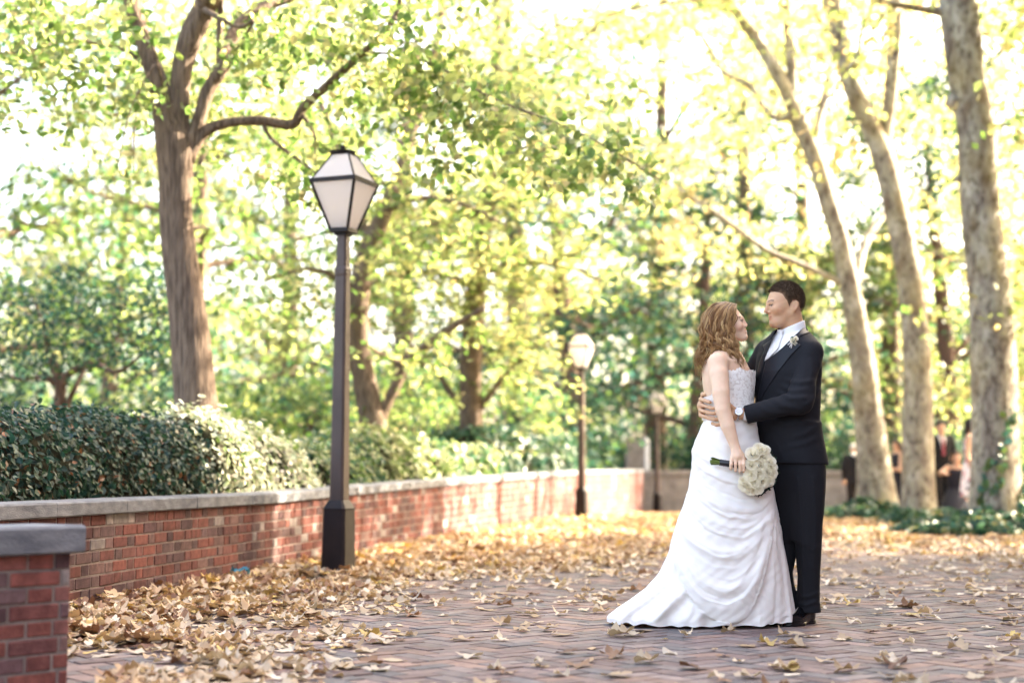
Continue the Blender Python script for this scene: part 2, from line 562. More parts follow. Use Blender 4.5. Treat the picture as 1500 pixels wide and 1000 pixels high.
def brick_wall(name, label, path_at, length, hfun, thick, s0=0.0, row=0.0685, ends=True, seed=1, cop=0.086, over=0.035, coplen=1.05, tone=1.0):
    root = empty(name, (*path_at(s0)[0], 0), label, "wall")
    r = np.random.default_rng(seed)
    # mortar core
    S = np.linspace(s0, s0 + length, max(2, int(length / .4)))
    core = []
    for s in S:
        p, t, n = path_at(s)
        h = hfun(p[1]) - cop
        for d in (0, -thick):
            for z in (-.02 + gz(p[1]), h):
                core.append([*(p + n * (d - (.0015 if d == 0 else -.0015))), z])
    core = np.array(core).reshape(len(S), 4, 3)
    F = []
    for i in range(len(S) - 1):
        a, b = i * 4, i * 4 + 4
        F += [[a, b, b + 1, a + 1], [a + 3, b + 3, b + 2, a + 2], [a + 1, b + 1, b + 3, a + 3]]
    F += [[0, 1, 3, 2], [(len(S) - 1) * 4 + k for k in (2, 3, 1, 0)]]
    mesh("mortar", core.reshape(-1, 3), np.array(F), MAT['mortar'], root)
    mb = MB()
    hmax = max(hfun(path_at(s)[0][1]) for s in S) - cop
    nrow = int(round((hfun(path_at(s0)[0][1]) - cop) / row))
    for k in range(nrow):
        s = s0 + (0.0 if k % 2 else -.075)
        i = k
        while s < s0 + length - .03:
            i += 1
            L = .205 if (i % 2) else .102
            a, b = max(s, s0), min(s + L, s0 + length)
            s += L + .009
            if b - a < .03: continue
            p, t, n = path_at((a + b) / 2)
            g0 = float(gz(p[1]))
            hh = (hfun(p[1]) - cop - g0) / nrow
            z0, z1 = g0 + k * hh + .009, g0 + (k + 1) * hh
            if k == 0: z0 = g0 - .01
            prj = abs(r.normal(.0012, .0022)) + .0008
            M = np.eye(4)
            M[:3, 0] = [*t, 0]; M[:3, 1] = [*n, 0]; M[:3, 2] = [0, 0, 1]; M[:3, 3] = [*p, 0]
            rot = r.normal(0, .004)
            c = BRICKS[r.integers(0, len(BRICKS))] * r.uniform(.70, .98) * tone
            if r.random() < .05: c = np.array([.30, .26, .25]) * r.uniform(.6, 1)
            mb.box([-(b - a) / 2, -.06, z0 + r.normal(0, .001)], [(b - a) / 2, prj, z1 + r.normal(0, .001)], c, M, bev=.0045)
            if ends and (a <= s0 + 1e-6 or b >= s0 + length - 1e-6):
                pass
    mb.build("brickwork", MAT['brick'], root, colour=True)
    if ends:
        me = MB()
        for end, sg in ((s0, -1), (s0 + length, 1)):
            p, t, n = path_at(end)
            for k in range(nrow):
                g0 = float(gz(p[1]))
                hh = (hfun(p[1]) - cop - g0) / nrow
                d = 0.0 if k % 2 else .05
                while d < thick - .02:
                    L = min(.102, thick - d)
                    M = np.eye(4); M[:3, 0] = [*t, 0]; M[:3, 1] = [*n, 0]; M[:3, 3] = [*p, 0]
                    c = BRICKS[r.integers(0, len(BRICKS))] * r.uniform(.70, .98) * tone
                    lo, hi = ([-.003, -d - L + .008, g0 + k * hh + .011], [.05, -d, g0 + (k + 1) * hh])
                    if sg > 0: lo[0], hi[0] = -.05, .003
                    me.box(lo, hi, c, M, bev=.0045)
                    d += L + .003
        me.build("end_brickwork", MAT['brick'], root, colour=True)
    # coping stones, each its own slab
    s = s0 - (.04 if ends else 0)
    end = s0 + length + (.04 if ends else 0)
    while s < end - .02:
        L = min(coplen * r.uniform(.85, 1.15), end - s)
        if end - s - L < .3: L = end - s
        cm = MB()
        ns = max(2, int(L / .12))
        rows = []
        prj = r.normal(0, .003)
        for ss in np.linspace(s + .004, s + L - .004, ns):
            p, t, n = path_at(min(max(ss, s0 - .04), s0 + length + .04))
            if ss < s0: p = p + t * (ss - s0) * (1 if ss < 0.05 else 0)
            if ss > s0 + length and ends: p = path_at(s0 + length)[0] + t * (ss - s0 - length)
            h = hfun(p[1])
            e = r.normal(0, .0022, 8)
            ov = over + prj
            prof = [(ov - .008, h - cop), (ov, h - cop + .008), (ov + e[0], h - .012), (ov - .010, h - .002), (ov - .03, h + e[1] * .3), (-thick - over + .012, h + e[2] * .3), (-thick - over, h - .012), (-thick - over, h - cop + .006), (-thick - over + .01, h - cop)]
            rows.append([[*(p + n * d), z + .0015] for d, z in prof])
        V = np.array(rows)
        m_ = V.shape[1]
        cm.add(V.reshape(-1, 3), [grid_faces(ns, m_, True)[:, ::-1], np.arange(m_)[None], ((ns - 1) * m_ + np.arange(m_))[::-1][None]])
        cm.build("coping_stone", MAT['coping'], root)
        s += L
    return root


brick_wall("brick_wall", "long low red brick wall with grey stone coping curving away behind the lamp posts", wall_at, WALL_L, wall_h, 0.30, seed=4)

NW0, NWA = np.array([-1.675, 5.60]), math.radians(50)


def near_at(s):
    t = np.array([math.cos(NWA), math.sin(NWA)])
    return NW0 + t * (s - 1.8), t, np.array([t[1], -t[0]])


brick_wall("brick_wall", "short brick wall end with thick stone coping nearest the camera, in front of the long curved wall", near_at, 1.8, lambda y: .602, 0.28, row=0.0655, seed=9, cop=.105, over=.04, coplen=1.2, tone=1.45)


# pale stone wall closing the plaza behind the couple
def stone_wall():
    root = empty("stone_wall", (8, 42.0, -.25), "pale stone boundary wall closing the far end of the plaza behind the couple", "wall")
    r = np.random.default_rng(5)
    mb, cm = MB(), MB()
    x = 3.72
    while x < 16:
        L = r.uniform(.5, .9)
        z = -.25
        for h in (.37, .37, .37):
            mb.box([x, 41.75, z], [x + L - .008, 42.15 + r.normal(0, .004), z + h - .008], bev=.008)
            z += h
        cm.box([x, 41.70, z], [x + L - .006, 42.2, z + .14], bev=.012)
        x += L
    mb.build("stonework", MAT['stone'], root)
    cm.build("coping", MAT['stone'], root)


stone_wall()


# stone gate pier with a pale post by the far end of the brick wall
def gate_pier():
    b = at(931, 690, 43.0)
    root = empty("stone_pier", (b[0], 43.0, 0.0), "grey green stone pier rising behind the far end of the brick wall", "pier")
    mb = MB()
    mb.box([b[0] - .28, 42.75, -.1], [b[0] + .28, 43.25, 1.86], bev=.02)
    mb.build("shaft", MAT['stone'], root)
    mb = MB(); mb.box([b[0] - .32, 42.7, 1.862], [b[0] + .32, 43.3, 2.0], bev=.03)
    mb.build("cap", MAT['stone'], root)
    p = at(948, 690, 42.55)
    o = MB().box([p[0] - .06, 42.49, -.1], [p[0] + .06, 42.61, 1.80], bev=.01)
    o.lathe([(.06, 1.80), (.08, 1.85), (.05, 1.90), (.001, 1.94)], (p[0], 42.55, 0), 10)
    q = o.build("marker_post", mat("white_paint", (.75, .75, .76), rough=.5))
    reorigin(q, (p[0], 42.55, 0))
    setp(q, "slim white painted post standing against the grey stone pier", "post")


gate_pier()


# ------------------------------------------------------------------ street lamps
def lamp(base, label, rz, H=3.47, tilt=0.0):
    H *= 1.012
    bz = float(gz(base[1]))
    root = empty("street_lamp", (*base, bz), label, "street lamp", "street lamps along the brick wall")
    R = Matrix.Rotation(rz, 4, 'Z')
    T = Matrix.Translation((base[0], base[1], bz)) @ Matrix.Scale(H / 3.487, 4) @ Matrix.Rotation(tilt, 4, 'Y') @ R
    M = np.array(T)

    def sq(prof, chamfer=0.25):
        """tapered square shaft with chamfered corners from (half width, z) rows"""
        rows = []
        for hw, z in prof:
            c = hw * chamfer
            rows.append([[hw, -hw + c, z], [hw, hw - c, z], [hw - c, hw, z], [-hw + c, hw, z], [-hw, hw - c, z], [-hw, -hw + c, z], [-hw + c, -hw, z], [hw - c, -hw, z]])
        V = np.array(rows).reshape(-1, 3)
        n = 8
        return V @ M[:3, :3].T + M[:3, 3], [grid_faces(len(rows), n, True), np.arange(n)[::-1][None], ((len(rows) - 1) * n + np.arange(n))[None]]

    mb = MB(); mb.add(*sq([(.118, -.02), (.118, .03), (.108, .06), (.098, .52), (.100, .535), (.080, .575), (.066, .60)], .2))
    mb.build("pedestal", MAT['black_metal'], root)
    mb = MB()
    mb.add(*sq([(.064, .598), (.050, 2.40), (.054, 2.42), (.054, 2.46), (.046, 2.48), (.042, 2.74)], .3))
    mb.build("post", MAT['bronze'], root)
    z0, z1, z2 = 2.78, 3.17, 3.40            # lantern: bottom, widest, shoulder
    a0, a1, a2 = .078, .200, .074
    mb = MB()

    def P(*v): return (M @ np.array([*v, 1.0]))[:3]

    def bar(p, q, hw):
        d = np.array(q) - np.array(p)
        mb.tube([P(*p), P(*q)], [hw * 1.35, hw * 1.35], 4)
    mb.add(*sq([(.055, 2.735), (.055, 2.755), (a0 + .012, 2.757), (a0 + .012, 2.79), (.05, 2.792)], .1))
    for s in ((1, 1), (1, -1), (-1, -1), (-1, 1)):
        bar((s[0] * a0, s[1] * a0, z0), (s[0] * a1, s[1] * a1, z1), .0095)
        bar((s[0] * a1, s[1] * a1, z1), (s[0] * a2, s[1] * a2, z2), .006)
    for k in range(4):
        c = [(1, 1), (-1, 1), (-1, -1), (1, -1)]
        p, q = c[k], c[(k + 1) % 4]
        # belt: a flat band round the widest line
        pa, qa = np.array(p) * (a1 + .008), np.array(q) * (a1 + .008)
        pi_, qi = np.array(p) * (a1 - .012), np.array(q) * (a1 - .012)
        V = [P(*pa, z1 - .018), P(*qa, z1 - .018), P(*qa, z1 + .016), P(*pa, z1 + .016), P(*pi_, z1 - .018), P(*qi, z1 - .018), P(*qi, z1 + .016), P(*pi_, z1 + .016)]
        mb.add(V, np.array([[0, 1, 2, 3], [5, 4, 7, 6], [3, 2, 6, 7], [4, 5, 1, 0]]))
        bar((p[0] * a2, p[1] * a2, z2), (q[0] * a2, q[1] * a2, z2), .007)
    mb.build("lantern_frame", MAT['black_metal'], root)
    for k in range(4):
        c = [(1, 1), (-1, 1), (-1, -1), (1, -1)]
        p, q = np.array(c[k]), np.array(c[(k + 1) % 4])
        for (aa, za, ab, zb) in ((a0, z0, a1 - .003, z1 - .004), (a1 - .003, z1 + .004, a2, z2)):
            V = [P(*(p * aa), za), P(*(q * aa), za), P(*(q * ab), zb), P(*(p * ab), zb)]
            nrm = np.cross(np.array(V[1]) - V[0], np.array(V[2]) - V[0]); nrm /= np.linalg.norm(nrm)
            V = np.array(V); V = np.vstack([V, V - nrm * .004])
            mesh("glass_pane", V, np.array([[0, 1, 2, 3], [7, 6, 5, 4], [0, 4, 5, 1], [1, 5, 6, 2], [2, 6, 7, 3], [3, 7, 4, 0]]), MAT['glass'], root)
    mb = MB()
    mb.lathe(np.array([(.084, z2 - .004), (.084, z2 + .014), (.106, z2 + .018), (.108, z2 + .026), (.07, z2 + .036), (.034, z2 + .042), (.018, z2 + .047), (.024, z2 + .064), (.021, z2 + .076), (.010, z2 + .084), (.001, z2 + .087)]) * (H / 3.487), P(0, 0, 0), 20)
    mb.build("cap", MAT['black_metal'], root, smooth=False)
    mb = MB()
    mb.lathe(np.array([(.03, 2.79), (.035, 2.80), (.035, 2.87), (.022, 2.90)]) * (H / 3.487), P(0, 0, 0), 12)
    mb.build("bulb_holder", MAT['black_metal'], root, smooth=True)
    return root


lamp((-1.395, 11.85), "tall brown lamp post with square white glass lantern, closest of the lamps", math.radians(-22), tilt=math.radians(.3))
lamp((1.29, 27.2), "second lamp post along the brick wall, its pale lantern level with the bride's head", math.radians(-22), H=3.5)
lamp((4.05, 41.0), "smallest and farthest lamp post, blurred lantern standing over the stone wall", math.radians(-22))


# ------------------------------------------------------------------ vegetation
GREEN = np.array([.090, .150, .042]); YGREEN = np.array([.20, .24, .095]); YELLOW = np.array([.33, .305, .15]); DGREEN = np.array([.034, .090, .054]); TEAL = np.array([.028, .088, .074])
OCHRE = np.array([.34, .27, .14])


def rand_rot(n, r, up=0.0):
    """n rotation matrices; with up near 1 the blades lie mostly level"""
    N = r.normal(size=(n, 3)); N /= np.linalg.norm(N, axis=1)[:, None]
    N = N * (1 - up) + np.array([0, 0, 1.0]) * up * np.where(r.random((n, 1)) < .9, 1, -1)
    N += r.normal(0, .08, (n, 3))
    N /= np.linalg.norm(N, axis=1)[:, None]
    A = r.normal(size=(n, 3))
    A -= N * (A * N).sum(1)[:, None]
    A /= np.linalg.norm(A, axis=1)[:, None]
    return np.stack([A, np.cross(N, A), N], 2)


# blade templates: x along the blade
LEAF6 = (np.array([[0, 0, 0], [.35, -.38, .07], [.75, -.30, .05], [1.08, 0, -.06], [.75, .30, .05], [.35, .38, .07]]) - [.5, 0, 0], np.array([[0, 1, 2, 3], [0, 3, 4, 5]]))
LEAF4 = (np.array([[-.5, 0, 0], [.0, -.36, .05], [.55, 0, -.03], [.0, .36, .05]]), np.array([[0, 1, 2, 3]]))
MAPLE = (np.array([[-.45, 0, 0], [-.35, -.42, .06], [-.02, -.30, .03], [.14, -.55, .06], [.22, -.2, 0], [.62, 0, -.08], [.22, .2, 0], [.14, .55, .06], [-.02, .30, .03], [-.35, .42, .06]]),
         np.array([[0, 1, 2, 4], [2, 3, 4, 4], [0, 4, 5, 6], [0, 6, 8, 9], [6, 7, 8, 8]]))
MAPLE = (MAPLE[0], [np.array([[0, 1, 2, 4], [0, 4, 5, 6], [0, 6, 8, 9]]), np.array([[2, 3, 4], [6, 7, 8]])])


def leaves(P, size, colr, tpl=LEAF4, r=rng, up=.35, R=None):
    P = np.asarray(P, float)
    n = len(P)
    if R is None: R = rand_rot(n, r, up)
    T, F = tpl
    s = np.broadcast_to(np.asarray(size, float), (n,)) * r.uniform(.7, 1.25, n)
    V = P[:, None] + s[:, None, None] * np.einsum('nij,kj->nki', R, T)
    if not isinstance(F, list): F = [F]
    Fs = [(np.arange(n)[:, None, None] * len(T) + f[None]).reshape(-1, f.shape[1]) for f in F]
    return V.reshape(-1, 3), Fs, np.repeat(colr, len(T), 0)


def mixcol(n, r, cols, wts, jit=.22):
    cols = np.array(cols); k = r.choice(len(cols), n, p=np.array(wts) / np.sum(wts))
    return np.clip(cols[k] * r.uniform(1 - jit, 1 + jit, (n, 1)) * r.uniform(.9, 1.1, (n, 3)), .004, .9)


def crown_mesh(name, parent, C, rad, per, size, cols, wts, r, tpl=LEAF4, up=.4, flat=.55, m=None, clumpvar=.3):
    """leaf clumps round the centres C: rad per clump, per leaves each"""
    C = np.asarray(C, float)
    rad = np.broadcast_to(np.asarray(rad, float), (len(C),))
    k = np.maximum(3, (per * r.uniform(.5, 1.5, len(C))).astype(int))
    idx = np.repeat(np.arange(len(C)), k)
    n = len(idx)
    off = r.normal(size=(n, 3)); off /= np.linalg.norm(off, axis=1)[:, None]
    off *= (r.random((n, 1)) ** .5)
    off[:, 2] *= flat
    P = C[idx] + off * rad[idx][:, None]
    P[:, 2] -= .25 * (np.linalg.norm(off[:, :2], axis=1) ** 2) * rad[idx]
    cc = mixcol(n, r, cols, wts) * r.uniform(1 - clumpvar, 1 + clumpvar, (len(C), 1))[idx]
    V, F, c = leaves(P, size, cc, tpl, r, up)
    return mesh(name, V, F, m or MAT['leaf'], parent, col=c)


def grow_tree(r, base, height, trunk_r, lean=(0, 0), nlimb=9, spread=3.5, start=.35, droop=.0, sub=5):
    """trunk and limbs as tubes; returns pieces and twig-end points"""
    base = np.asarray(base, float)
    mb, tips = MB(), []
    n = 7
    tr = np.array([base + np.array([lean[0] * t + .12 * math.sin(3 * t + base[0]), lean[1] * t + .1 * math.cos(4 * t + base[1]), height * t]) for t in np.linspace(0, 1, n)])
    tr[0, 2] -= .15
    Rr = trunk_r * np.array([1.35, 1.0, .88, .74, .55, .34, .10])
    V, F = tube(tr, Rr, 12, True, 3, .05, int(abs(base[0] * 100)))
    mb.add(V, F)
    for i in range(nlimb):
        t = start + (1 - start) * (i + r.random() * .7) / nlimb
        p0 = np.array([np.interp(t, np.linspace(0, 1, n), tr[:, k]) for k in range(3)])
        az = i * 2.4 + r.uniform(-.4, .4)
        L = spread * (1.15 - .75 * t) * r.uniform(.8, 1.25) / (1.15 - .75 * start)
        rise = r.uniform(.15, .6) * L * (1 - droop) + (t - start) * .5 * L
        d = np.array([math.cos(az), math.sin(az), 0])
        pts = [p0]
        for q in (.3, .6, 1.0):
            pts.append(p0 + d * L * q + np.array([r.normal(0, .12) * L, r.normal(0, .12) * L, rise * (q ** .8) - droop * L * .5 * q * q]) * 1.0)
        rr = trunk_r * (.5 - .3 * t)
        V, F = tube(pts, [rr, rr * .7, rr * .45, rr * .12], 7, True, 3, .04, i)
        mb.add(V, F)
        tips.append(pts[-1])
        pts = np.array(pts)
        for k in range(sub):
            q = r.uniform(.35, 1.0)
            p = np.array([np.interp(q, [0, .3, .6, 1], pts[:, c]) for c in range(3)])
            a2 = az + r.choice([-1, 1]) * r.uniform(.5, 1.3)
            l2 = L * r.uniform(.25, .5)
            e = p + np.array([math.cos(a2) * l2, math.sin(a2) * l2, r.uniform(-.1, .5) * l2 - droop * .4 * l2])
            mid = (p + e) / 2 + r.normal(0, .06, 3) * l2
            mb.tube([p, mid, e], [rr * .35, rr * .25, rr * .08], 5, None, True, 2)
            tips += [e, mid, p]
    return mb, np.array(tips)


def tree(name, label, base, height, trunk_r, cols, wts, seed, bark='bark', lean=(0, 0), nlimb=9, spread=3.5, start=.35, droop=.0, sub=5,
         clump=.9, per=45, leaf=.13, group=None, extra=0, up=.4, flat=.55, tpl=LEAF4, jitter=.5):
    r = np.random.default_rng(seed)
    root = empty(name, base, label, "tree", group)
    mb, tips = grow_tree(r, base, height, trunk_r, lean, nlimb, spread, start, droop, sub)
    mb.build("trunk", MAT[bark], root, smooth=True)
    C = tips + r.normal(0, jitter, tips.shape) * [1, 1, .6]
    if extra:
        k = r.integers(0, len(tips), extra)
        C = np.vstack([C, tips[k] + r.normal(0, jitter * 1.6, (extra, 3)) * [1, 1, .7]])
    crown_mesh("crown", root, C, clump * r.uniform(.7, 1.3, len(C)), per, leaf, cols, wts, r, tpl, up, flat)
    return root


def hand_tree(name, label, base, limbs, Y, bark, n=12, wob=.05, group=None):
    """limbs: lists of (px, py, half width px[, depth offset]) traced along each limb, at depth Y"""
    root = empty(name, base, label, "tree", group)
    mb = MB()
    out = []
    s = Y / FPX
    for i, L in enumerate(limbs):
        P = np.array([at(q[0], q[1], Y + (q[3] if len(q) > 3 else 0)) for q in L])
        R = [q[2] * s for q in L]
        V, F = tube(P, R, n if max(R) > .06 else 6, True, 4, wob, i + int(abs(base[0]) * 10))
        mb.add(V, F)
        out.append(catmull(P, 6))
    mb.build("trunk", MAT[bark], root, smooth=True)
    return root, out


def twig_clumps(r, path, t0, n, reach, drop=.3):
    """points along and around the outer part of a limb"""
    k = r.uniform(t0, 1, n) * (len(path) - 1)
    P = np.stack([np.interp(k, np.arange(len(path)), path[:, c]) for c in range(3)], 1)
    P += r.normal(0, reach, (n, 3)) * [1, 1, .6]
    P[:, 2] -= r.random(n) * drop
    return P


def ellipsoid_pts(r, c, rad, n, shell=.35):
    d = r.normal(size=(n, 3)); d /= np.linalg.norm(d, axis=1)[:, None]
    q = shell + (1 - shell) * r.random((n, 1)) ** .5
    return np.asarray(c) + d * q * np.asarray(rad)


# --- linden behind the hedge
def linden():
    r = np.random.default_rng(21)
    Y = 13.0
    bz = .55
    b = at(290, 640, Y); b[2] = bz
    root, L = hand_tree("linden_tree", "thick furrowed trunk behind the hedge near the closest lamp, long bough arching over it", b, [
        [(292, 660, 44), (288, 600, 31), (280, 500, 29), (268, 400, 26), (259, 320, 24), (258, 260, 25), (255, 215, 27), (243, 165, 20), (231, 120, 16), (215, 75, 14), (200, 30, 13), (186, -30, 12), (170, -120, 9, .6), (150, -240, 5, 1)],
        [(262, 225, 18), (262, 165, 15), (265, 110, 16), (277, 60, 18), (298, 15, 17), (322, -40, 15, -.3), (350, -120, 11, -.6), (380, -230, 6, -.9)],
        [(270, 235, 16), (290, 180, 11), (302, 140, 11), (312, 120, 10), (326, 98, 10), (345, 45, 10, .3), (385, 12, 9, .5), (440, -8, 7, .8), (510, -40, 5, 1)],
        [(322, 104, 6), (322, 50, 5.5), (323, 0, 5), (324, -70, 4.5)],
        [(266, 240, 18), (284, 212, 11.5), (305, 190, 9), (340, 179, 7.5), (385, 177, 7.5), (428, 182, 8), (444, 158, 7), (488, 117, 6, -.1), (522, 86, 5, -.2), (560, 50, 4, -.3), (580, 20, 3.5, -.4), (592, -30, 2.5, -.5)],
        [(534, 80, 3, -.2), (560, 78, 2.4, -.3), (600, 84, 2.2, -.5), (640, 96, 2, -.7), (665, 112, 1.6, -.8), (730, 148, 1.4, -1), (830, 186, 1.2, -1.3), (900, 222, 1, -1.4), (965, 262, .8, -1.5)],
        [(578, 26, 2.2, -.4), (592, 40, 1.6, -.5), (620, 75, 1.4, -.6), (645, 108, 1.2, -.7), (690, 175, .8, -.8)],
        [(384, 178, 3.5), (395, 200, 3), (420, 222, 3), (445, 240, 3), (466, 258, 2.5, -.1), (500, 290, 1.5, -.2)],
        [(440, 165, 3.5), (460, 195, 2), (462, 235, 1.4), (468, 270, 1)],
        [(225, 110, 6), (205, 90, 4), (185, 75, 3.4), (150, 65, 3), (100, 60, 2.5), (40, 75, 2, -.3), (-40, 80, 1.5, -.5)],
        [(240, 150, 3, -.2), (235, 110, 2, -.4), (220, 60, 1.5, -.6), (195, 10, 1.2, -.8), (180, -40, 1, -.9)],
        [(226, 95, 2, -.2), (205, 130, 1.2, -.4), (190, 165, 1, -.5), (178, 215, .8, -.5), (172, 250, .6, -.5)],
        [(205, 130, 1, .2), (198, 180, .9, .3), (196, 250, .6, .3)],
        [(100, 110, 1, .2), (98, 165, .8, .2), (108, 205, .6, .2)],
        [(300, 15, 5, -.3), (350, 40, 3, -.7), (372, 30, 2.4, -.8), (345, 75, 1.5, -.6), (335, 100, 1, -.6)],
    ], Y, 'bark', 18, .045)
    # twigs out of frame above carry the rest of the crown
    C = [ellipsoid_pts(r, (b[0] + .3, Y + .2, 7.1), (4.0, 2.8, 1.8), 200)]
    for i, (t0, n, reach, drop) in {0: (.82, 20, .7, .4), 1: (.7, 20, .5, .3), 2: (.6, 22, .5, .4), 4: (.5, 34, .42, .4), 5: (.05, 60, .20, .42), 6: (.1, 20, .16, .4), 7: (.2, 10, .12, .2), 9: (.2, 40, .40, .30), 10: (.1, 14, .15, .2), 11: (.1, 5, .04, .1), 12: (.3, 4, .04, .1), 13: (.2, 4, .04, .1), 14: (.1, 16, .2, .3)}.items():
        C.append(twig_clumps(r, L[i], t0, n, reach, drop))
    # leafy masses seen at the top corner and over the lamp
    for (x0, x1, y0, y1, n) in ((-60, 210, -20, 95, 56), (330, 620, -20, 80, 40), (560, 960, 130, 270, 34), (390, 640, 95, 165, 9), (215, 290, 60, 190, 9), (120, 225, 20, 120, 14)):
        for _ in range(n):
            C.append(at(r.uniform(x0, x1), r.uniform(y0, y1), Y + r.uniform(-1.6, 1.3))[None])
    C = np.vstack(C)
    # no leaf sprays straight in front of the thick limbs
    big = np.vstack([np.vstack([L[i][:int(len(L[i]) * .8)] for i in (0, 1, 2, 3)]), L[4][:int(len(L[4]) * .55)]])
    dd = np.min(np.hypot(C[:, None, 0] - big[None, :, 0], C[:, None, 2] - big[None, :, 2]), 1)
    front = (dd < .36) & (C[:, 1] < 13.4) & (C[:, 1] > 11) & (r.random(len(C)) < .88)
    C[front, 1] += r.uniform(1.4, 2.6, front.sum())
    crown_mesh("crown", root, C, .30, 15, .085, [GREEN, YGREEN, YELLOW], [.40, .48, .12], r, LEAF6, .35, .6, clumpvar=.2)


linden()


# --- pair of garden trees behind the middle of the wall
def garden_trees():
    r = np.random.default_rng(31)
    Y = 20.5
    b = at(548, 655, Y)
    root, L = hand_tree("garden_tree", "forked pale trunk with sunlit edge behind the closest lamp post", b, [
        [(552, 675, 26), (547, 620, 20), (534, 560, 17), (524, 490, 16), (527, 420, 15), (543, 360, 14), (566, 305, 12), (590, 240, 10, .3), (615, 160, 8, .6), (640, 60, 6, .9), (660, -60, 4, 1.2)],
        [(551, 632, 12), (562, 600, 9), (580, 565, 8), (592, 535, 8), (618, 512, 7, -.3), (660, 480, 5.5, -.7), (710, 450, 3, -1)],
        [(545, 365, 8), (520, 300, 7, .3), (500, 230, 5, .6), (470, 150, 4, 1)],
        [(590, 535, 5), (560, 520, 3.5), (530, 500, 2.5, -.4)],
        [(570, 305, 6), (620, 290, 4, -.4), (680, 300, 3, -.8), (740, 330, 2, -1.1)],
        [(527, 430, 6), (480, 400, 4, -.3), (440, 395, 3, -.6), (390, 410, 2, -.8)],
    ], Y, 'bark', 12)
    C = [ellipsoid_pts(r, at(560, 120, Y), (3.2, 2.6, 2.6), 150)]
    for i, (t0, n) in {0: (.5, 24), 1: (.4, 14), 2: (.2, 22), 4: (.1, 24), 5: (.15, 20)}.items():
        C.append(twig_clumps(r, L[i], t0, n, .5, .4))
    crown_mesh("crown", root, np.vstack(C), .55, 26, .12, [GREEN, YGREEN, YELLOW], [.34, .5, .16], r, LEAF4, .5, .45)

    Y = 25.5
    b = at(690, 660, Y)
    root, L = hand_tree("garden_tree", "straight brown trunk with tiers of bright yellow green leaves, between the first two lamps", b, [
        [(690, 675, 24), (690, 640, 17), (689, 520, 16), (700, 400, 14), (716, 300, 11), (722, 200, 9), (727, 80, 7.5), (732, -60, 6)],
        [(704, 598, 6), (722, 572, 4.5), (745, 545, 4), (765, 522, 3.5, -.4), (800, 500, 2, -.9)],
        [(676, 598, 5), (655, 568, 4.5), (635, 540, 4), (608, 530, 3, -.4), (560, 525, 2, -.8)],
        [(702, 400, 6), (760, 385, 4.5, -.6), (830, 390, 3.5, -1.2), (880, 410, 2, -1.6)],
        [(698, 420, 6), (640, 400, 4, -.6), (580, 400, 3, -1.2), (540, 420, 2, -1.6)],
        [(716, 300, 6), (760, 250, 4, -.5), (800, 215, 3, -.8)],
        [(725, 110, 4), (760, 100, 3), (850, 60, 3, -.3), (900, 20, 2.6, -.5), (1000, 2, 2, -.8), (1060, 0, 1.6, -1)],
        [(716, 310, 5), (660, 320, 4, -.6), (600, 340, 3, -1.2)],
    ], Y, 'bark', 12)
    C = []
    for i, (t0, n, re) in {0: (.55, 30, 1.0), 1: (.5, 5, .3), 2: (.6, 5, .3), 3: (.15, 50, .55), 4: (.2, 38, .5), 5: (.1, 30, .7), 6: (.1, 60, .8), 7: (.1, 34, .5)}.items():
        C.append(twig_clumps(r, L[i], t0, n, re, .3))
    for (x0, x1, y0, y1, n) in ((590, 860, 300, 420, 42), (690, 812, 420, 520, 26), (715, 805, 480, 560, 12), (540, 700, 400, 480, 20), (700, 850, 560, 660, 7), (640, 960, 0, 290, 84)):
        for _ in range(n):
            C.append(at(r.uniform(x0, x1), r.uniform(y0, y1), Y + r.uniform(-2, 1.2))[None])
    crown_mesh("crown", root, np.vstack(C), .55, 22, .14, [GREEN, YGREEN, YELLOW], [.14, .5, .36], r, LEAF4, .7, .28)

    # crab apple in the shade behind the hedge
    Y = 19.0
    b = at(88, 640, Y)
    root, L = hand_tree("crab_apple_tree", "small dark spreading tree with low forked limbs behind the dark hedge", b, [
        [(86, 660, 12), (87, 600, 8.5), (88, 562, 8), (80, 540, 7), (72, 515, 6), (66, 480, 4), (50, 440, 2)],
        [(89, 566, 7), (98, 550, 6), (118, 538, 6), (142, 534, 5), (170, 545, 3.5, -.3), (195, 530, 2.5, -.5), (230, 500, 1.6, -.6)],
        [(96, 600, 4), (104, 580, 4), (112, 565, 3.5), (122, 545, 3, .4), (150, 500, 2, .7)],
        [(82, 560, 5), (60, 552, 4), (30, 555, 3, .4), (-10, 540, 2.5, .7), (-60, 500, 1.6, .9)],
        [(142, 534, 3), (165, 500, 2.5), (190, 480, 2)],
    ], Y, 'dark_bark', 10)
    C = [np.array([at(r.uniform(-90, 245), r.uniform(405, 545), Y + r.uniform(-1.6, 1.8)) for _ in range(150)])]
    C.append(np.array([at(r.uniform(-90, 245), r.uniform(560, 610), Y + r.uniform(.3, 1.8)) for _ in range(30)]))
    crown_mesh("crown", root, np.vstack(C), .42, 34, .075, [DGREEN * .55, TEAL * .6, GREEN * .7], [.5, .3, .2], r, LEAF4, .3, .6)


garden_trees()


# --- the three plane trees beside the plaza
PL = "plane trees beside the plaza"


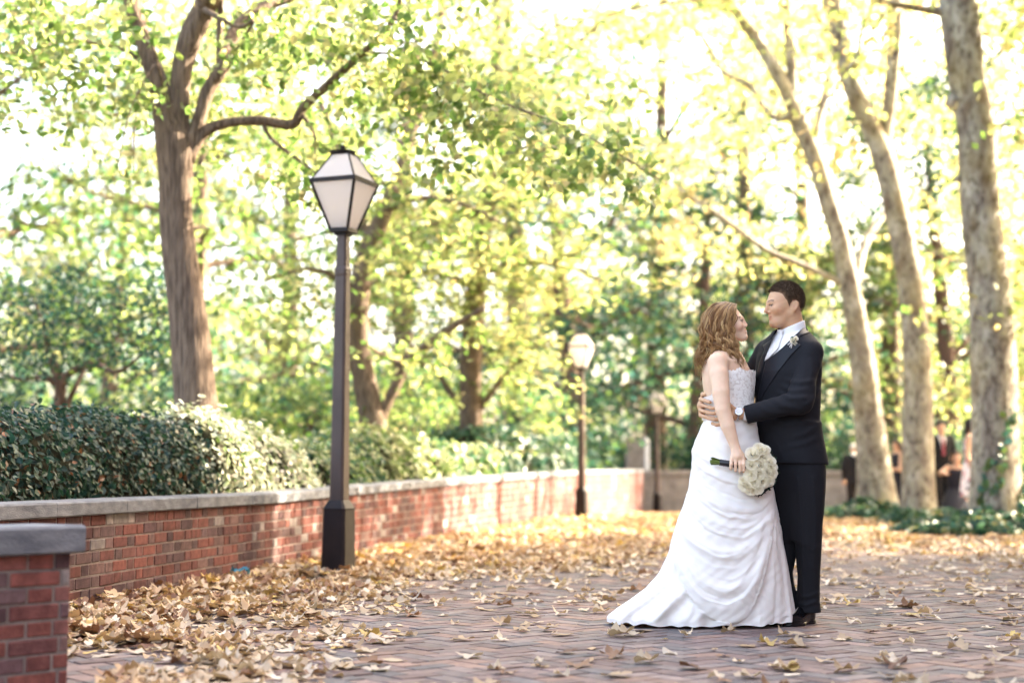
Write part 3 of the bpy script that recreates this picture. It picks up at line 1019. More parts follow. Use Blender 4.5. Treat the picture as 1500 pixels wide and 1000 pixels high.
def plane_trees():
    r = np.random.default_rng(41)
    data = [
        ("mottled plane tree just behind the man in black, trunk forking into slender leaning stems", 28.0, [
            [(1286, 775, 42), (1284, 735, 31), (1280, 690, 25), (1272, 600, 19.5), (1266, 545, 18), (1254, 470, 15.5), (1243, 410, 14.5), (1230, 350, 14), (1214, 300, 13.5), (1196, 240, 13), (1176, 190, 13), (1150, 130, 11), (1122, 80, 10), (1090, 32, 9), (1050, -20, 8), (990, -90, 6), (930, -170, 4)],
            [(1172, 185, 9), (1162, 130, 8), (1157, 60, 7.5), (1150, 0, 7), (1143, -80, 6), (1130, -180, 4)],
            [(1192, 225, 8), (1202, 170, 6, .6), (1215, 110, 6, .9), (1224, 60, 5, 1.1), (1232, -30, 4, 1.3)],
            [(1236, 415, 6), (1210, 404, 5), (1180, 390, 4.6), (1125, 367, 4.2, -.2), (1080, 335, 4, -.4), (1030, 300, 3.5, -.6), (980, 270, 3, -.8), (920, 236, 2.4, -1), (860, 215, 1.6, -1.2)],
            [(1165, 165, 6, .3), (1140, 175, 5, .8), (1118, 155, 5, 1.2), (1098, 125, 4.6, 1.5), (1060, 105, 4.4, 1.8), (1032, 60, 4, 2), (1000, 25, 3.6, 2.2), (950, -30, 3, 2.4)],
            [(1252, 420, 8, .8), (1266, 360, 7, 1.6), (1290, 320, 6, 2.2), (1330, 280, 5, 2.8)],
        ]),
        ("middle plane tree with yellow patches low on its bark, between two other mottled trunks", 25.0, [
            [(1347, 800, 36), (1346, 750, 28), (1345, 715, 24), (1345, 640, 21.5), (1345, 545, 20), (1336, 430, 19), (1327, 380, 18), (1316, 325, 17.5), (1302, 262, 17), (1288, 215, 17), (1270, 175, 16), (1250, 130, 15.5), (1236, 75, 15), (1224, 20, 14.5), (1212, -40, 13.5), (1195, -130, 10), (1170, -240, 6)],
            [(1293, 225, 11), (1299, 180, 10), (1306, 125, 10), (1310, 60, 10), (1314, 0, 9.5), (1320, -80, 8), (1332, -190, 5)],
            [(1318, 290, 6), (1331, 292, 3)],
            [(1322, 0, 3, -.5), (1290, 60, 1.5, -1)],
        ]),
        ("stout plane tree with ivy climbing its base, nearest of the big mottled trunks", 21.5, [
            [(1459, 815, 60), (1458, 765, 46), (1457, 730, 39), (1457, 660, 34), (1455, 545, 33), (1450, 440, 31), (1440, 340, 28.5), (1434, 260, 27.5), (1430, 187, 26.5), (1418, 120, 26), (1412, 70, 26.5), (1404, 0, 27), (1396, -70, 25), (1385, -170, 18), (1370, -290, 10)],
            [(1408, 155, 11), (1392, 148, 11), (1386, 146, 7)],
            [(1405, 262, 6), (1398, 260, 4)],
            [(1400, 20, 9), (1368, 16, 6.5), (1330, 10, 5, -.2), (1290, 2, 5, -.4), (1270, -10, 4.5, -.5), (1220, -40, 3, -.7)],
            [(1282, -10, 2.5, -.4), (1275, 15, 2.6, -.5), (1262, 45, 2.6, -.6), (1254, 85, 2.5, -.8), (1236, 108, 2.3, -1), (1222, 135, 2, -1.1), (1205, 150, 1.8, -1.2), (1180, 165, 1.5, -1.3), (1170, 186, 1.2, -1.3)],
            [(1424, 30, 4, .4), (1450, 20, 2, .6), (1500, 14, 1.6, .8), (1560, 20, 1.4, 1)],
            [(1230, 120, 1, -1), (1250, 130, .9, -1), (1275, 155, .7, -1)],
            [(1243, -10, 1.3, -.6), (1238, 20, 1.2, -.7), (1232, 40, 1, -.8), (1212, 36, .9, -.8), (1150, 30, .8, -.8)],
        ]),
    ]
    for i, (lab, Y, limbs) in enumerate(data):
        q = at(limbs[0][1][0], 740, Y)
        b = (q[0], Y, 0)
        root, L = hand_tree("plane_tree", lab, b, limbs, Y, 'plane_bark', 20, .035, PL)
        top = L[0][-1]
        C = [ellipsoid_pts(r, (b[0] - .6, Y + .3, 11.6), (4.2, 3.6, 2.8), 90)]
        for k, path in enumerate(L):
            if k == 0: C.append(twig_clumps(r, path, .8, 8, .8, .5))
            elif len(limbs[k]) > 4: C.append(twig_clumps(r, path, .45, 11 if i == 0 else 5, .55, .5))
        if i == 0:
            for (x0, x1, y0, y1, n) in ((880, 1240, -10, 250, 100), (930, 1230, 230, 400, 36), (1180, 1440, -10, 260, 64), (1300, 1500, 200, 400, 30)):
                for _ in range(n): C.append(at(r.uniform(x0, x1), r.uniform(y0, y1), Y + r.uniform(1.8, 6.5))[None])
        if i == 2:
            for (x0, x1, y0, y1, n) in ((1440, 1560, 0, 250, 16),):
                for _ in range(n): C.append(at(r.uniform(x0, x1), r.uniform(y0, y1), Y + r.uniform(.5, 3))[None])
        crown_mesh("crown", root, np.vstack(C), .6, 18, .15, [YGREEN, YELLOW, OCHRE], [.36, .5, .14], r, LEAF6, .4, .5)
        if i == 2:
            # ivy climbing the stout trunk
            pts, nn = [], 0
            path = L[0]
            mb = MB()
            for (pp, n) in (([(1432, 770), (1438, 720), (1450, 700), (1452, 670), (1462, 645), (1464, 620), (1474, 605)], 38), ([(1425, 760), (1430, 720), (1436, 690), (1442, 676)], 26), ([(1484, 760), (1488, 735), (1494, 715)], 22)):
                pp = catmull(np.array([[*q, 0] for q in pp], float), 5)[:, :2]
                S = []
                for qx, qy in pp:
                    zz = at(qx, qy, Y)[2]
                    cx = np.interp(zz, path[:, 2], path[:, 0]); rad = np.interp(qy, [600, 660, 730, 770], [34, 34, 39, 46]) * Y / FPX + .02
                    u = np.clip((at(qx, qy, Y)[0] - cx) / rad, -.95, .95)
                    S.append([cx + rad * u, Y - rad * math.sqrt(1 - u * u), zz])
                S = np.array(S)
                mb.tube(S, .008, 5)
                k = r.uniform(0, len(S) - 1, n)
                pts.append(np.stack([np.interp(k, np.arange(len(S)), S[:, c]) for c in range(3)], 1) + r.normal(0, .035, (n, 3)) * [1, .3, 1] - [0, .02, 0])
            iv = empty("climbing_ivy", (b[0], Y - .6, 0), "ivy stems with small green leaves climbing the stout plane trunk", "ivy")
            mb.build("stem", MAT['twig'], iv)
            P = np.vstack(pts)
            n = len(P)
            N = np.tile([0, -1.0, .25], (n, 1)) + r.normal(0, .3, (n, 3)); N /= np.linalg.norm(N, axis=1)[:, None]
            A = r.normal(size=(n, 3)); A -= N * (A * N).sum(1)[:, None]; A /= np.linalg.norm(A, axis=1)[:, None]
            V, F, c = leaves(P, .12, mixcol(n, r, [GREEN * .8, TEAL, np.array([.07, .16, .08])], [.4, .3, .3]), MAPLE, r, R=np.stack([A, np.cross(N, A), N], 2))
            mesh("foliage", V, F, MAT['hedge_leaf'], iv, col=c)


plane_trees()


# --- hedges and shrubs along the wall
def hedge(name, label, cat, Yr, offs, half, top, n, size, cols, wts, seed, coremat='hedge_core', tpl=LEAF6, group=None, lump=.06, sag=0.0):
    """clipped hedge that follows the wall: leaves over a dark twiggy core"""
    r = np.random.default_rng(seed)
    Y0, Y1 = Yr
    base = (wall_x((Y0 + Y1) / 2) - offs, (Y0 + Y1) / 2, wall_h((Y0 + Y1) / 2) - .15)
    root = empty(name, base, label, cat, group)
    ph = r.uniform(0, 6.28, 8)

    def surf(y, a):
        """a 0..pi from the wall side over the top to the garden side"""
        env = np.clip(np.minimum((y - Y0), (Y1 - y)) / .35 + .12, .2, 1) ** .5
        zt = (np.interp(y, [Y0, Y1], top) if np.ndim(top) else top) - wall_h(y) + .15
        l = 1 + lump * (np.sin(3.1 * y + ph[0]) + np.sin(5.3 * y + 2 * a + ph[1]) + np.sin(1.7 * y - 3 * a + ph[2]))
        rx = half * env * l
        rz = zt * env * l
        cx = wall_x(y) - offs
        q = 3.0
        ca, sa = np.cos(a), np.sin(a)
        k = (np.abs(ca) ** q + np.abs(sa) ** q) ** (-1 / q)
        return np.stack([cx + rx * ca * k, y + 0 * a, wall_h(y) - .15 + rz * sa * k], -1)
    y = r.uniform(Y0, Y1, n); a = r.uniform(-.05, math.pi + .05, n)
    P = surf(y, a)
    ax = np.stack([wall_x(y) - offs, y, wall_h(y) + .3 * 0], -1)
    dep = (r.random(n) ** 2.0) * .16
    d = P - ax; d /= np.linalg.norm(d, axis=1)[:, None] + 1e-9
    P = P - d * dep[:, None] + r.normal(0, .02, (n, 3)) + d * (r.random(n)[:, None] ** 6) * .10
    N = d + r.normal(0, .55, (n, 3)) + [0, 0, .3]
    N /= np.linalg.norm(N, axis=1)[:, None]
    A = r.normal(size=(n, 3)); A -= N * (A * N).sum(1)[:, None]; A /= np.linalg.norm(A, axis=1)[:, None]
    V, F, c = leaves(P, size, mixcol(n, r, cols, wts), tpl, r, R=np.stack([A, np.cross(N, A), N], 2))
    mesh("foliage", V, F, MAT['hedge_leaf'], root, col=c)
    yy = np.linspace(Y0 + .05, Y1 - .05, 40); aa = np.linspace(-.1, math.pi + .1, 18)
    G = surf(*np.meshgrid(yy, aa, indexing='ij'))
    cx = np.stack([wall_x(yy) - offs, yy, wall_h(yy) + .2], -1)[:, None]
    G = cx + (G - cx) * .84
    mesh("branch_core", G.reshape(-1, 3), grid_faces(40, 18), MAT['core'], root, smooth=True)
    return root


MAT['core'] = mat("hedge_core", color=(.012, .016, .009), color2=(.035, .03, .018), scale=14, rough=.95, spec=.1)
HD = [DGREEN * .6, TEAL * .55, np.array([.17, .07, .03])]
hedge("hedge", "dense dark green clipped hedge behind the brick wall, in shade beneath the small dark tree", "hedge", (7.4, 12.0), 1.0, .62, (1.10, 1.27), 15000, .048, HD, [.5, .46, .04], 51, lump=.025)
hedge("shrub", "rounded shrub with leaves coloured sunlit white in front of the thick furrowed trunk", "shrub", (11.75, 14.6), .95, .66, (1.34, 1.12), 8500, .055, [GREEN * 1.2, np.array([.32, .35, .24]), np.array([.48, .49, .40])], [.12, .38, .5], 52)  # leaf colours raised towards white to carry the sun's glare
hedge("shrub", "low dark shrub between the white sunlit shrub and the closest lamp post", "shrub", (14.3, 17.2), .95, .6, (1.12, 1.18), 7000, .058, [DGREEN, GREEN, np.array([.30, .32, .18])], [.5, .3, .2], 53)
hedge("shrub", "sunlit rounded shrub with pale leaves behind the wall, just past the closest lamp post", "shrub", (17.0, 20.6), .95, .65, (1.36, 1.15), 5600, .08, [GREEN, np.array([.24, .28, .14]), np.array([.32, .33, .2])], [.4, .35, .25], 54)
hedge("shrub", "low pale green shrub in front of the straight brown trunk", "shrub", (20.3, 24.5), 1.0, .7, (1.22, 1.3), 5200, .09, [DGREEN, GREEN, np.array([.26, .28, .14])], [.4, .3, .3], 55)
hedge("hedge", "dark evergreen hedge behind the wall, level with the second lamp's post", "hedge", (24.2, 33.0), 1.2, .8, (1.55, 1.75), 7500, .11, [DGREEN * .7, TEAL * .7, GREEN * .7], [.5, .3, .2], 56)
hedge("hedge", "deep green hedge at the far end of the brick wall, before the grey pier", "hedge", (32.5, 39.6), 1.3, .8, (1.7, 1.6), 5200, .13, [DGREEN, TEAL, GREEN], [.5, .35, .15], 57)


def bush(name, label, c, rad, n, size, cols, wts, seed, group=None, cat="bush", up=.3):
    r = np.random.default_rng(seed)
    c = np.array(c, float)
    root = empty(name, c, label, cat, group)
    mb = MB()
    for i in range(9):
        a = i * 2.4; d = np.array([math.cos(a) * .5, math.sin(a) * .5, 1.0])
        e = c + d * np.array(rad) * [1, 1, 1.3] * r.uniform(.6, .95)
        mb.tube([c + [0, 0, -.1], (c + e) / 2 + r.normal(0, .1, 3), e], [.05, .03, .01], 6, None, True, 3)
    mb.build("stem", MAT['dark_bark'], root, smooth=True)
    cc = c + [0, 0, rad[2] * .95]
    C = ellipsoid_pts(r, cc, np.array(rad) * .86, max(30, n // 38), .25)
    C = C[C[:, 2] > c[2] - .1]
    crown_mesh("foliage", root, C, .30 * max(rad), 38, size, cols, wts, r, LEAF4, up, .7, m=MAT['leaf'])
    return root


# --- far planting that closes the view
BK = "trees far behind the plaza"
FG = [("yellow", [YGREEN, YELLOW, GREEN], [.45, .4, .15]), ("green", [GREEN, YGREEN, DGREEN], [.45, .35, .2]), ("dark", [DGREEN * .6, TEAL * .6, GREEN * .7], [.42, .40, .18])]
far = [  # x px, depth, height, spread, kind, start, label
    (-60, 30, 11, 4.2, 1, .16, "broad green tree at the picture's edge beyond the small dark tree"),
    (150, 46, 9.0, 4.5, 0, .16, "yellowing tree in the gap between the small dark tree and the furrowed trunk"),
    (282, 34, 11, 4.4, 1, .14, "green tree directly behind the thick furrowed trunk"),
    (430, 50, 15, 5.5, 1, .18, "tall green tree far behind the closest lamp post"),
    (590, 44, 14, 5.2, 0, .14, "tall yellow green tree behind the forked pale trunk"),
    (760, 48, 16, 5.6, 0, .2, "tall yellow tree beyond the straight brown trunk"),
    (840, 40, 10, 4.6, 2, .12, "dark green tree standing behind the second lamp"),
    (960, 52, 17, 6.0, 0, .2, "tall golden tree above the farthest lamp"),
    (1010, 47, 10.5, 4.8, 2, .1, "dark teal tree behind the bride's head"),
    (1090, 50, 15, 5.5, 0, .14, "yellow green tree between the bride's and groom's heads"),
    (1190, 54, 17, 6.0, 0, .16, "tall sunlit yellow tree behind the groom's shoulder"),
    (1300, 50, 15, 5.5, 1, .14, "green tree showing between the first two plane trunks"),
    (1390, 46, 12, 5.0, 2, .08, "deep green tree between the middle and stout plane trunks"),
    (1490, 44, 12.5, 5.0, 1, .10, "green tree beyond the stout plane tree, at the picture's edge"),
    (1580, 52, 16, 6.0, 0, .15, "yellow tree past the stout plane tree, mostly outside the picture"),
]
for i, (px, Y, H, sp, k, st, lab) in enumerate(far):
    x = (px - 750) / FPX * Y
    z = 0.9 + .012 * (Y - 40) if x < 3.3 and Y > 40 else (.8 if x < wall_x(Y) else -.25)
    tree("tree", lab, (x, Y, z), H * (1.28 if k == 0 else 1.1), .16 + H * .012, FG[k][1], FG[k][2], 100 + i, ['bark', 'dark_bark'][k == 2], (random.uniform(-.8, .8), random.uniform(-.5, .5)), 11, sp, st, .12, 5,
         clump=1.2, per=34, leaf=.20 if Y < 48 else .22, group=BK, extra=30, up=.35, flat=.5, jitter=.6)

bushes = [
    (60, 24, 1.7, 1.3, 2), (215, 25, 1.9, 1.5, 1), (330, 22, 1.7, 1.3, 1), (420, 25, 2.0, 1.6, 1), (490, 30, 2.2, 1.7, 2), (610, 28, 2.0, 1.6, 1), (735, 33, 2.4, 1.9, 1),
    (830, 36, 2.3, 2.0, 2), (905, 46, 2.8, 2.4, 2), (990, 45, 2.8, 2.0, 2), (1075, 46, 3.0, 2.3, 2), (1165, 48, 3.0, 2.4, 1), (1235, 45, 2.6, 2.0, 2), (1310, 43, 2.4, 2.2, 2), (1385, 40, 2.6, 2.3, 2), (1470, 42, 2.4, 2.2, 2), (1550, 40, 2.8, 2.2, 1),
]
bl = ["dark bush beyond the small dark tree", "green bush beside the furrowed trunk", "green bush just past the furrowed trunk", "loose green bush left of the closest lamp post".replace("left of", "shortly before"),
      "dark bush behind the closest lamp post", "green bush between the forked and straight trunks", "green bush just past the straight brown trunk", "dark bush behind the second lamp post", "dark bush behind the stone pier",
      "dark bush over the stone wall beside the farthest lamp", "dark bush behind the bride's back", "green bush behind the couple's embrace", "dark bush beside the groom's back over the stone wall", "dark bush behind the first plane trunk",
      "teal bush behind the standing guests", "teal bush behind the stout plane tree", "green bush at the picture's edge past the stout plane tree"]
for i, (px, Y, H, R_, k) in enumerate(bushes):
    x = (px - 750) / FPX * Y
    z = (.85 if Y > 39.9 else wall_h(Y) - .1) if x < min(3.2, wall_x(min(Y, 40)) + 20 * (Y > 40)) else -.25
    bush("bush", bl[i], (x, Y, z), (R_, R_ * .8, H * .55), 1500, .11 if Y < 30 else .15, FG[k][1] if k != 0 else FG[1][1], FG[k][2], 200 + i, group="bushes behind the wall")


# far wood beyond the garden, one mass of leaves
def treeline():
    r = np.random.default_rng(91)
    n = 3000
    x = r.uniform(-46, 46, n); y = r.uniform(64, 84, n)
    top = 11 + 3 * np.sin(x * .21) + 2 * np.sin(x * .57 + 1) + np.where(x < -6, -3, 0)
    z = .5 + (r.random(n) ** 1.25) * top
    C = np.stack([x, y, z], 1)
    k = 15
    P = np.repeat(C, k, 0) + r.normal(0, .8, (n * k, 3))
    cc = np.repeat(mixcol(n, r, [DGREEN * .6, TEAL * .6, GREEN * .7, YGREEN * .8], [.36, .34, .2, .10]), k, 0) * r.uniform(.8, 1.2, (n * k, 1))
    V, F, c = leaves(P, .48, cc, LEAF4, r, .3)
    o = mesh("far_woods", V, F, MAT['leaf'], col=c)
    setp(o, "dark green wood closing the view far behind the garden trees", "woods", kind="stuff")


treeline()


# plane trees added past the picture's edge to shade wall, paving and guests
tree("plane_tree", "unseen plane tree added for shade outside the picture beyond the paving", (10.4, 19.9, 0), 10.0, .2, [YGREEN, YELLOW, GREEN], [.4, .4, .2], 300, 'plane_bark', nlimb=16, spread=3.7, start=.18, clump=1.0, per=50, leaf=.16, group=PL, extra=150)
tree("plane_tree", "farther unseen plane tree added for shade outside the picture behind the stout ivy-grown trunk", (12.9, 27.4, 0), 6.6, .2, [YGREEN, YELLOW, GREEN], [.4, .4, .2], 301, 'plane_bark', nlimb=11, spread=2.8, start=.24, clump=1.0, per=44, leaf=.16, group=PL, extra=60)
tree("plane_tree", "small unseen plane tree added for shade outside the picture past the standing guests", (12.8, 32.4, -.05), 6.4, .16, [YGREEN, YELLOW, GREEN], [.4, .4, .2], 302, 'plane_bark', nlimb=10, spread=2.8, start=.24, clump=1.0, per=42, leaf=.16, group=PL, extra=50)


# --- unseen brick building, added so that its shadow covers the plaza
def building():
    x0, x1, y0, y1, H = 10.6, 22.0, -22.0, 17.5, 17.0
    root = empty("shade_building", (x0, (y0 + y1) / 2, 0), "tall red brick building added to shade the plaza, outside the picture", "building")
    mb = MB()
    wz = [(1.2, 3.2), (4.8, 6.9), (8.4, 10.5), (12.0, 14.1)]
    wy = np.arange(y0 + 1.6, y1 - 1.5, 2.6)
    mb.box([x0 + .25, y0 + .01, -.3], [x1, y1, H])
    zs = [-.3] + [z for p in wz for z in p] + [H]
    for a, b in zip(zs[::2], zs[1::2]): mb.box([x0, y0, a], [x0 + .247, y1 - .003, b])
    for a, b in wz:
        e = [y0] + [v for y in wy for v in (y, y + 1.2)] + [y1 - .003]
        for p, q in zip(e[::2], e[1::2]): mb.box([x0 + .002, p, a], [x0 + .247, q, b])
    mb.build("wall", mat("building_brick", color=(.20, .09, .07), color2=(.28, .14, .11), scale=30, rough=.9), root)
    MB().box([x0 - .3, y0 - .3, H + .002], [x1 + .3, y1 + .3, H + .45], bev=.05).build("cornice", MAT['stone'], root)
    wm = mat("window_glass", (.05, .06, .07), rough=.08, spec=.6)
    fm = mat("window_paint", (.7, .7, .68), rough=.5)
    for a, b in wz:
        for y in wy:
            if y < 2: continue
            fr = MB()
            fr.box([x0 + .12, y + .002, a + .002], [x0 + .2, y + .06, b - .002]).box([x0 + .12, y + 1.14, a + .002], [x0 + .2, y + 1.198, b - .002])
            fr.box([x0 + .12, y + .06, a + .002], [x0 + .2, y + 1.14, a + .07]).box([x0 + .12, y + .06, b - .07], [x0 + .2, y + 1.14, b - .002]).box([x0 + .13, y + .06, (a + b) / 2 - .03], [x0 + .19, y + 1.14, (a + b) / 2 + .03])
            f = fr.build("window", fm, root)
            mesh("pane", [[x0 + .205, y, a], [x0 + .205, y + 1.2, a], [x0 + .205, y + 1.2, b], [x0 + .205, y, b]], np.array([[0, 3, 2, 1]]), wm, f)


building()


# --- ivy ground cover and fallen leaves
def ivy_ground():
    r = np.random.default_rng(61)
    P = []
    for (cx, cy, rx, ry, h, n) in ((6.9, 21.0, 1.5, .9, .28, 1500), (6.2, 20.0, .8, .4, .16, 550), (6.95, 24.6, 1.0, .7, .24, 800), (6.7, 27.4, 1.25, .8, .34, 1100), (8.3, 20.8, 1.2, .9, .22, 900), (7.6, 22.7, .8, 1.0, .18, 500), (6.2, 27.0, .9, .5, .25, 400)):
        a = r.uniform(0, 6.28, n); q = r.random(n) ** .6
        x, y = cx + rx * q * np.cos(a), cy + ry * q * np.sin(a)
        z = .02 + h * (1 - q ** 2) * r.random(n) ** .5 + .03 * np.sin(7 * x) + .02
        P.append(np.stack([x, y, np.maximum(z, .02)], 1))
    P = np.vstack(P)
    V, F, c = leaves(P, .115, mixcol(len(P), r, [DGREEN * .8, TEAL * .8, np.array([.06, .12, .07]), np.array([.16, .15, .05])], [.4, .25, .25, .1]), MAPLE, r, .55)
    o = mesh("ivy_ground_cover", V, F, MAT['hedge_leaf'], col=c)
    setp(o, "dark green ivy spreading over the ground round the feet of the plane trees", "ivy", kind="stuff")


ivy_ground()

DEAD = [np.array([.33, .225, .135]), np.array([.37, .265, .17]), np.array([.43, .335, .235]), np.array([.22, .125, .075]), np.array([.40, .28, .10]), np.array([.13, .065, .042]), np.array([.48, .40, .31])]
DEADN = ["tan", "ochre", "pale tan", "brown", "golden", "dark brown", "bleached cream"]


def dead_template(seed, curl, plain=False):
    """a lobed plane leaf, 1 unit wide, drying and curled"""
    r = np.random.default_rng(seed)
    n = 30
    th = np.linspace(0, 2 * math.pi, n, endpoint=False)
    lob = .30 + .20 * np.abs(np.cos(2.5 * (th))) ** 1.3 + .03 * np.cos(15 * th) + r.normal(0, .015, n)
    lob *= np.where(np.abs(th - math.pi) < .35, .75, 1)
    if plain: lob = .36 / np.sqrt((np.cos(th) * .72) ** 2 + (np.sin(th) * 1.5) ** 2) + r.normal(0, .006, n)
    elif seed % 4 == 3: lob *= np.where(np.abs(th - r.uniform(0, 6)) < .8, .55, 1)      # a torn one
    rings = []
    for q in (.0, .5, 1.0):
        rings.append(np.stack([lob * q * np.cos(th), lob * q * np.sin(th), 0 * th], 1))
    V = np.vstack([rings[0][:1], rings[1], rings[2]])
    x, y = V[:, 0].copy(), V[:, 1].copy()
    rad = np.hypot(x, y); a = np.arctan2(y, x)
    ax = r.uniform(0, math.pi); u = x * math.cos(ax) + y * math.sin(ax)
    z = curl * (1.5 * u * u + .5 * rad * rad * np.cos(3 * a + r.uniform(0, 6)) * 2 + .25 * rad * np.cos(5 * a + r.uniform(0, 6)) * rad)
    z += .05 * curl * np.sin(a * 5) * rad
    v = -x * math.sin(ax) + y * math.cos(ax)
    u2 = u * (1 - .55 * min(curl, 1.2) * u * u * 1.6)
    V = np.stack([u2, v, z - z.min()], 1)
    i = np.arange(n); k = (i + 1) % n
    T = np.stack([0 * i, 1 + i, 1 + k], 1)
    Q = np.stack([1 + i, 1 + n + i, 1 + n + k, 1 + k], 1)
    return V, T, Q


TPL = [dead_template(s, c) for s, c in enumerate([.08, .15, .25, .38, .55, .7, .9, .2, .45, .3])] + [dead_template(40 + k, c, True) for k, c in enumerate([.15, .4, .7])]


def dead_density(x, y):
    d = x - wall_x(y)                                     # distance out from the wall
    edge = np.interp(y, [5, 7, 9, 11, 12.5, 14, 18, 24, 40], [1.75, 1.7, 1.45, 1.25, 2.3, 3.0, 4.2, 7, 9])
    dens = np.clip(1.25 - d / edge, 0, 1) ** .8
    dens = np.maximum(dens, np.clip((y - 15) / 8, 0, .75))
    dens = np.maximum(dens, np.clip((y - 20) / 5, 0, .95))
    patch = .5 + .5 * np.sin(1.9 * x + 1.3 * y) * np.sin(2.7 * y - 1.1 * x + 1) + .3 * np.sin(5 * x + 4 * y)
    dens = dens * np.where(d < .3 * edge, 1, np.clip(.32 + patch + .25 * np.sin(9 * x + 2 * np.sin(6 * y)), .06, 1))
    right = np.clip((x - 3.2) / 1.5, 0, 1) * np.clip((y - 12.5) / 4, 0, 1) * .55
    dens = np.maximum(dens, right * np.clip(.2 + patch, 0, 1))
    dens = np.maximum(dens, .02 + .03 * (y > 9))
    return np.clip(dens, 0, 1)


def fallen():
    r = np.random.default_rng(71)
    N = 185000
    y = r.uniform(4.6, 40.5, N)
    x = r.uniform(-1, 1, N) * (.6 + y * .40) + .02 * y
    ok = (x > wall_x(y) + .02) & (r.random(N) < dead_density(x, y) * 1.0) & (x < 9.5)
    near_wall = (y < 6.4) & (x < -1.55) & (y > 5.0)
    ok &= ~near_wall
    # keep clear of the lamp foot and the couple's feet
    ok &= ~((np.abs(x + 1.395) < .14) & (np.abs(y - 11.85) < .14))
    ok &= ~((x > .45) & (x < 1.75) & (y > 7.62) & (y < 8.3))
    # far leaves: thinner sampling
    ok &= r.random(N) < np.interp(y, [5, 12, 20, 40], [1, 1, .8, .6])
    x, y = x[ok], y[ok]
    n = len(x)
    d = x - wall_x(y)
    dens = dead_density(x, y)
    lift = r.random(n) ** 1.5 * .055 * np.clip(dens * 1.6 - .5, 0, 1) + .045 * np.clip(.5 - d, 0, .5) * 2 * r.random(n)
    size = r.uniform(.06, .14, n) * np.where(r.random(n) < .2, .7, 1)
    kind = r.choice(7, n, p=[.23, .21, .16, .16, .08, .08, .08])
    thin = (dens < .42) & (r.random(n) < .55)
    kind = np.where(thin, r.choice([1, 2, 6], n, p=[.3, .4, .3]), kind)
    tpl = r.integers(0, len(TPL), n)
    tilt = r.normal(0, 1, (n, 2)) * (.06 + .13 * np.clip(dens - .15, 0, 1))[:, None]
    yaw = r.uniform(0, 6.28, n)
    tint = r.uniform(.8, 1.2, n)
    mats_ = []
    for i in range(n):
        mats_.append(None)
    cyw, syw = np.cos(yaw), np.sin(yaw)
    # the leaves that lie singly on the open paving nearest the camera are objects of their own
    inview = np.abs(x) < .345 * y
    score = size / y * np.where(dens < .42, 1, .45) * inview * (y < 13) * (y > 5.45)
    order = np.argsort(-score)
    single = np.zeros(n, bool); single[order[:285]] = True
    single &= score > 0

    def geo(i):
        V, T, Q = TPL[tpl[i]]
        V = V * size[i]
        X = V[:, 0] * cyw[i] - V[:, 1] * syw[i]; Yv = V[:, 0] * syw[i] + V[:, 1] * cyw[i]
        Z = V[:, 2] + tilt[i, 0] * X + tilt[i, 1] * Yv
        return np.stack([X, Yv, Z - Z.min()], 1), T, Q
    mb = MB()
    for i in np.nonzero(~single)[0]:
        V, T, Q = geo(i)
        mb.add(V + [x[i], y[i], gz(y[i]) + .004 + lift[i]], [T, Q], DEAD[kind[i]] * tint[i] * 1.28)
    o = mb.build("fallen_leaves", MAT['dead_leaf'], colour=True, smooth=True)
    setp(o, "thick drift of dry tan and ochre fallen leaves along the foot of the brick wall and across the far paving", "fallen leaves", kind="stuff")
    cache = {}
    for i in np.nonzero(single)[0]:
        key = (tpl[i], kind[i])
        if key not in cache:
            V, T, Q = TPL[tpl[i]]
            me = mesh("fallen_leaf", V, [T, Q], MAT['dead_leaf'], col=np.tile(DEAD[kind[i]], (len(V), 1)), smooth=True)
            cache[key] = me
            q = me
        else:
            q = cache[key].copy(); COL.objects.link(q)
        R = Matrix.Rotation(yaw[i], 4, 'Z')
        q.scale = (size[i],) * 3
        eul = Vector((-tilt[i, 0], -tilt[i, 1], 1)).to_track_quat('Z', 'Y').to_matrix().to_4x4() @ R
        q.rotation_euler = eul.to_euler()
        VV = TPL[tpl[i]][0] @ np.array(eul)[:3, :3].T * size[i]
        q.location = (x[i], y[i], .003 - VV[:, 2].min() + lift[i])
        zone = "on bare brick paving" if dens[i] < .42 else "at the edge of the leaf drift"
        where = "in front of the couple" if y[i] < 7.4 and x[i] > .2 else ("beside the groom's feet" if x[i] > 1.9 and y[i] < 9 else ("farther back past the groom" if x[i] > 1.2 else ("between wall and bride" if y[i] < 9.5 else "beyond the bride's train")))
        cur = "curled" if tpl[i] in (4, 5, 6, 8) else "flat"
        setp(q, f"{cur} {DEADN[kind[i]]} leaf {zone} {where}", "leaf", f"{cur} {DEADN[kind[i]]} leaves {zone} {where}")


fallen()


def litter():
    p = at(362, 861, 11.3)
    r = np.random.default_rng(5)
    n = 9
    V = np.array([[[(.13 * (i / (n - 1) - .5)) * (1 + .1 * math.sin(j)), .06 * (j / (n - 1) - .5), .035 + .018 * math.sin(i * 1.9 + j) + .012 * r.normal()] for j in range(n)] for i in range(n)]).reshape(-1, 3)
    V2 = V - [0, 0, .003]
    F = grid_faces(n, n)
    o = mesh("litter_wrapper", np.vstack([V, V2]) + [p[0], 11.0, .06], [F, F[:, ::-1] + n * n], mat("blue_wrapper", (.05, .30, .42), rough=.35), smooth=True)
    reorigin(o, (p[0], 11.0, .06))
    setp(o, "crumpled blue wrapper lying among the leaves at the foot of the brick wall", "litter")


litter()


# ------------------------------------------------------------------ figures: distance fields turned into one skin
def vlen(a): return np.sqrt((a * a).sum(-1))


def smin(a, b, k):
    h = np.clip(.5 + .5 * (b - a) / k, 0, 1)
    return b * (1 - h) + a * h - k * h * (1 - h)


def smax(a, b, k): return -smin(-a, -b, k)


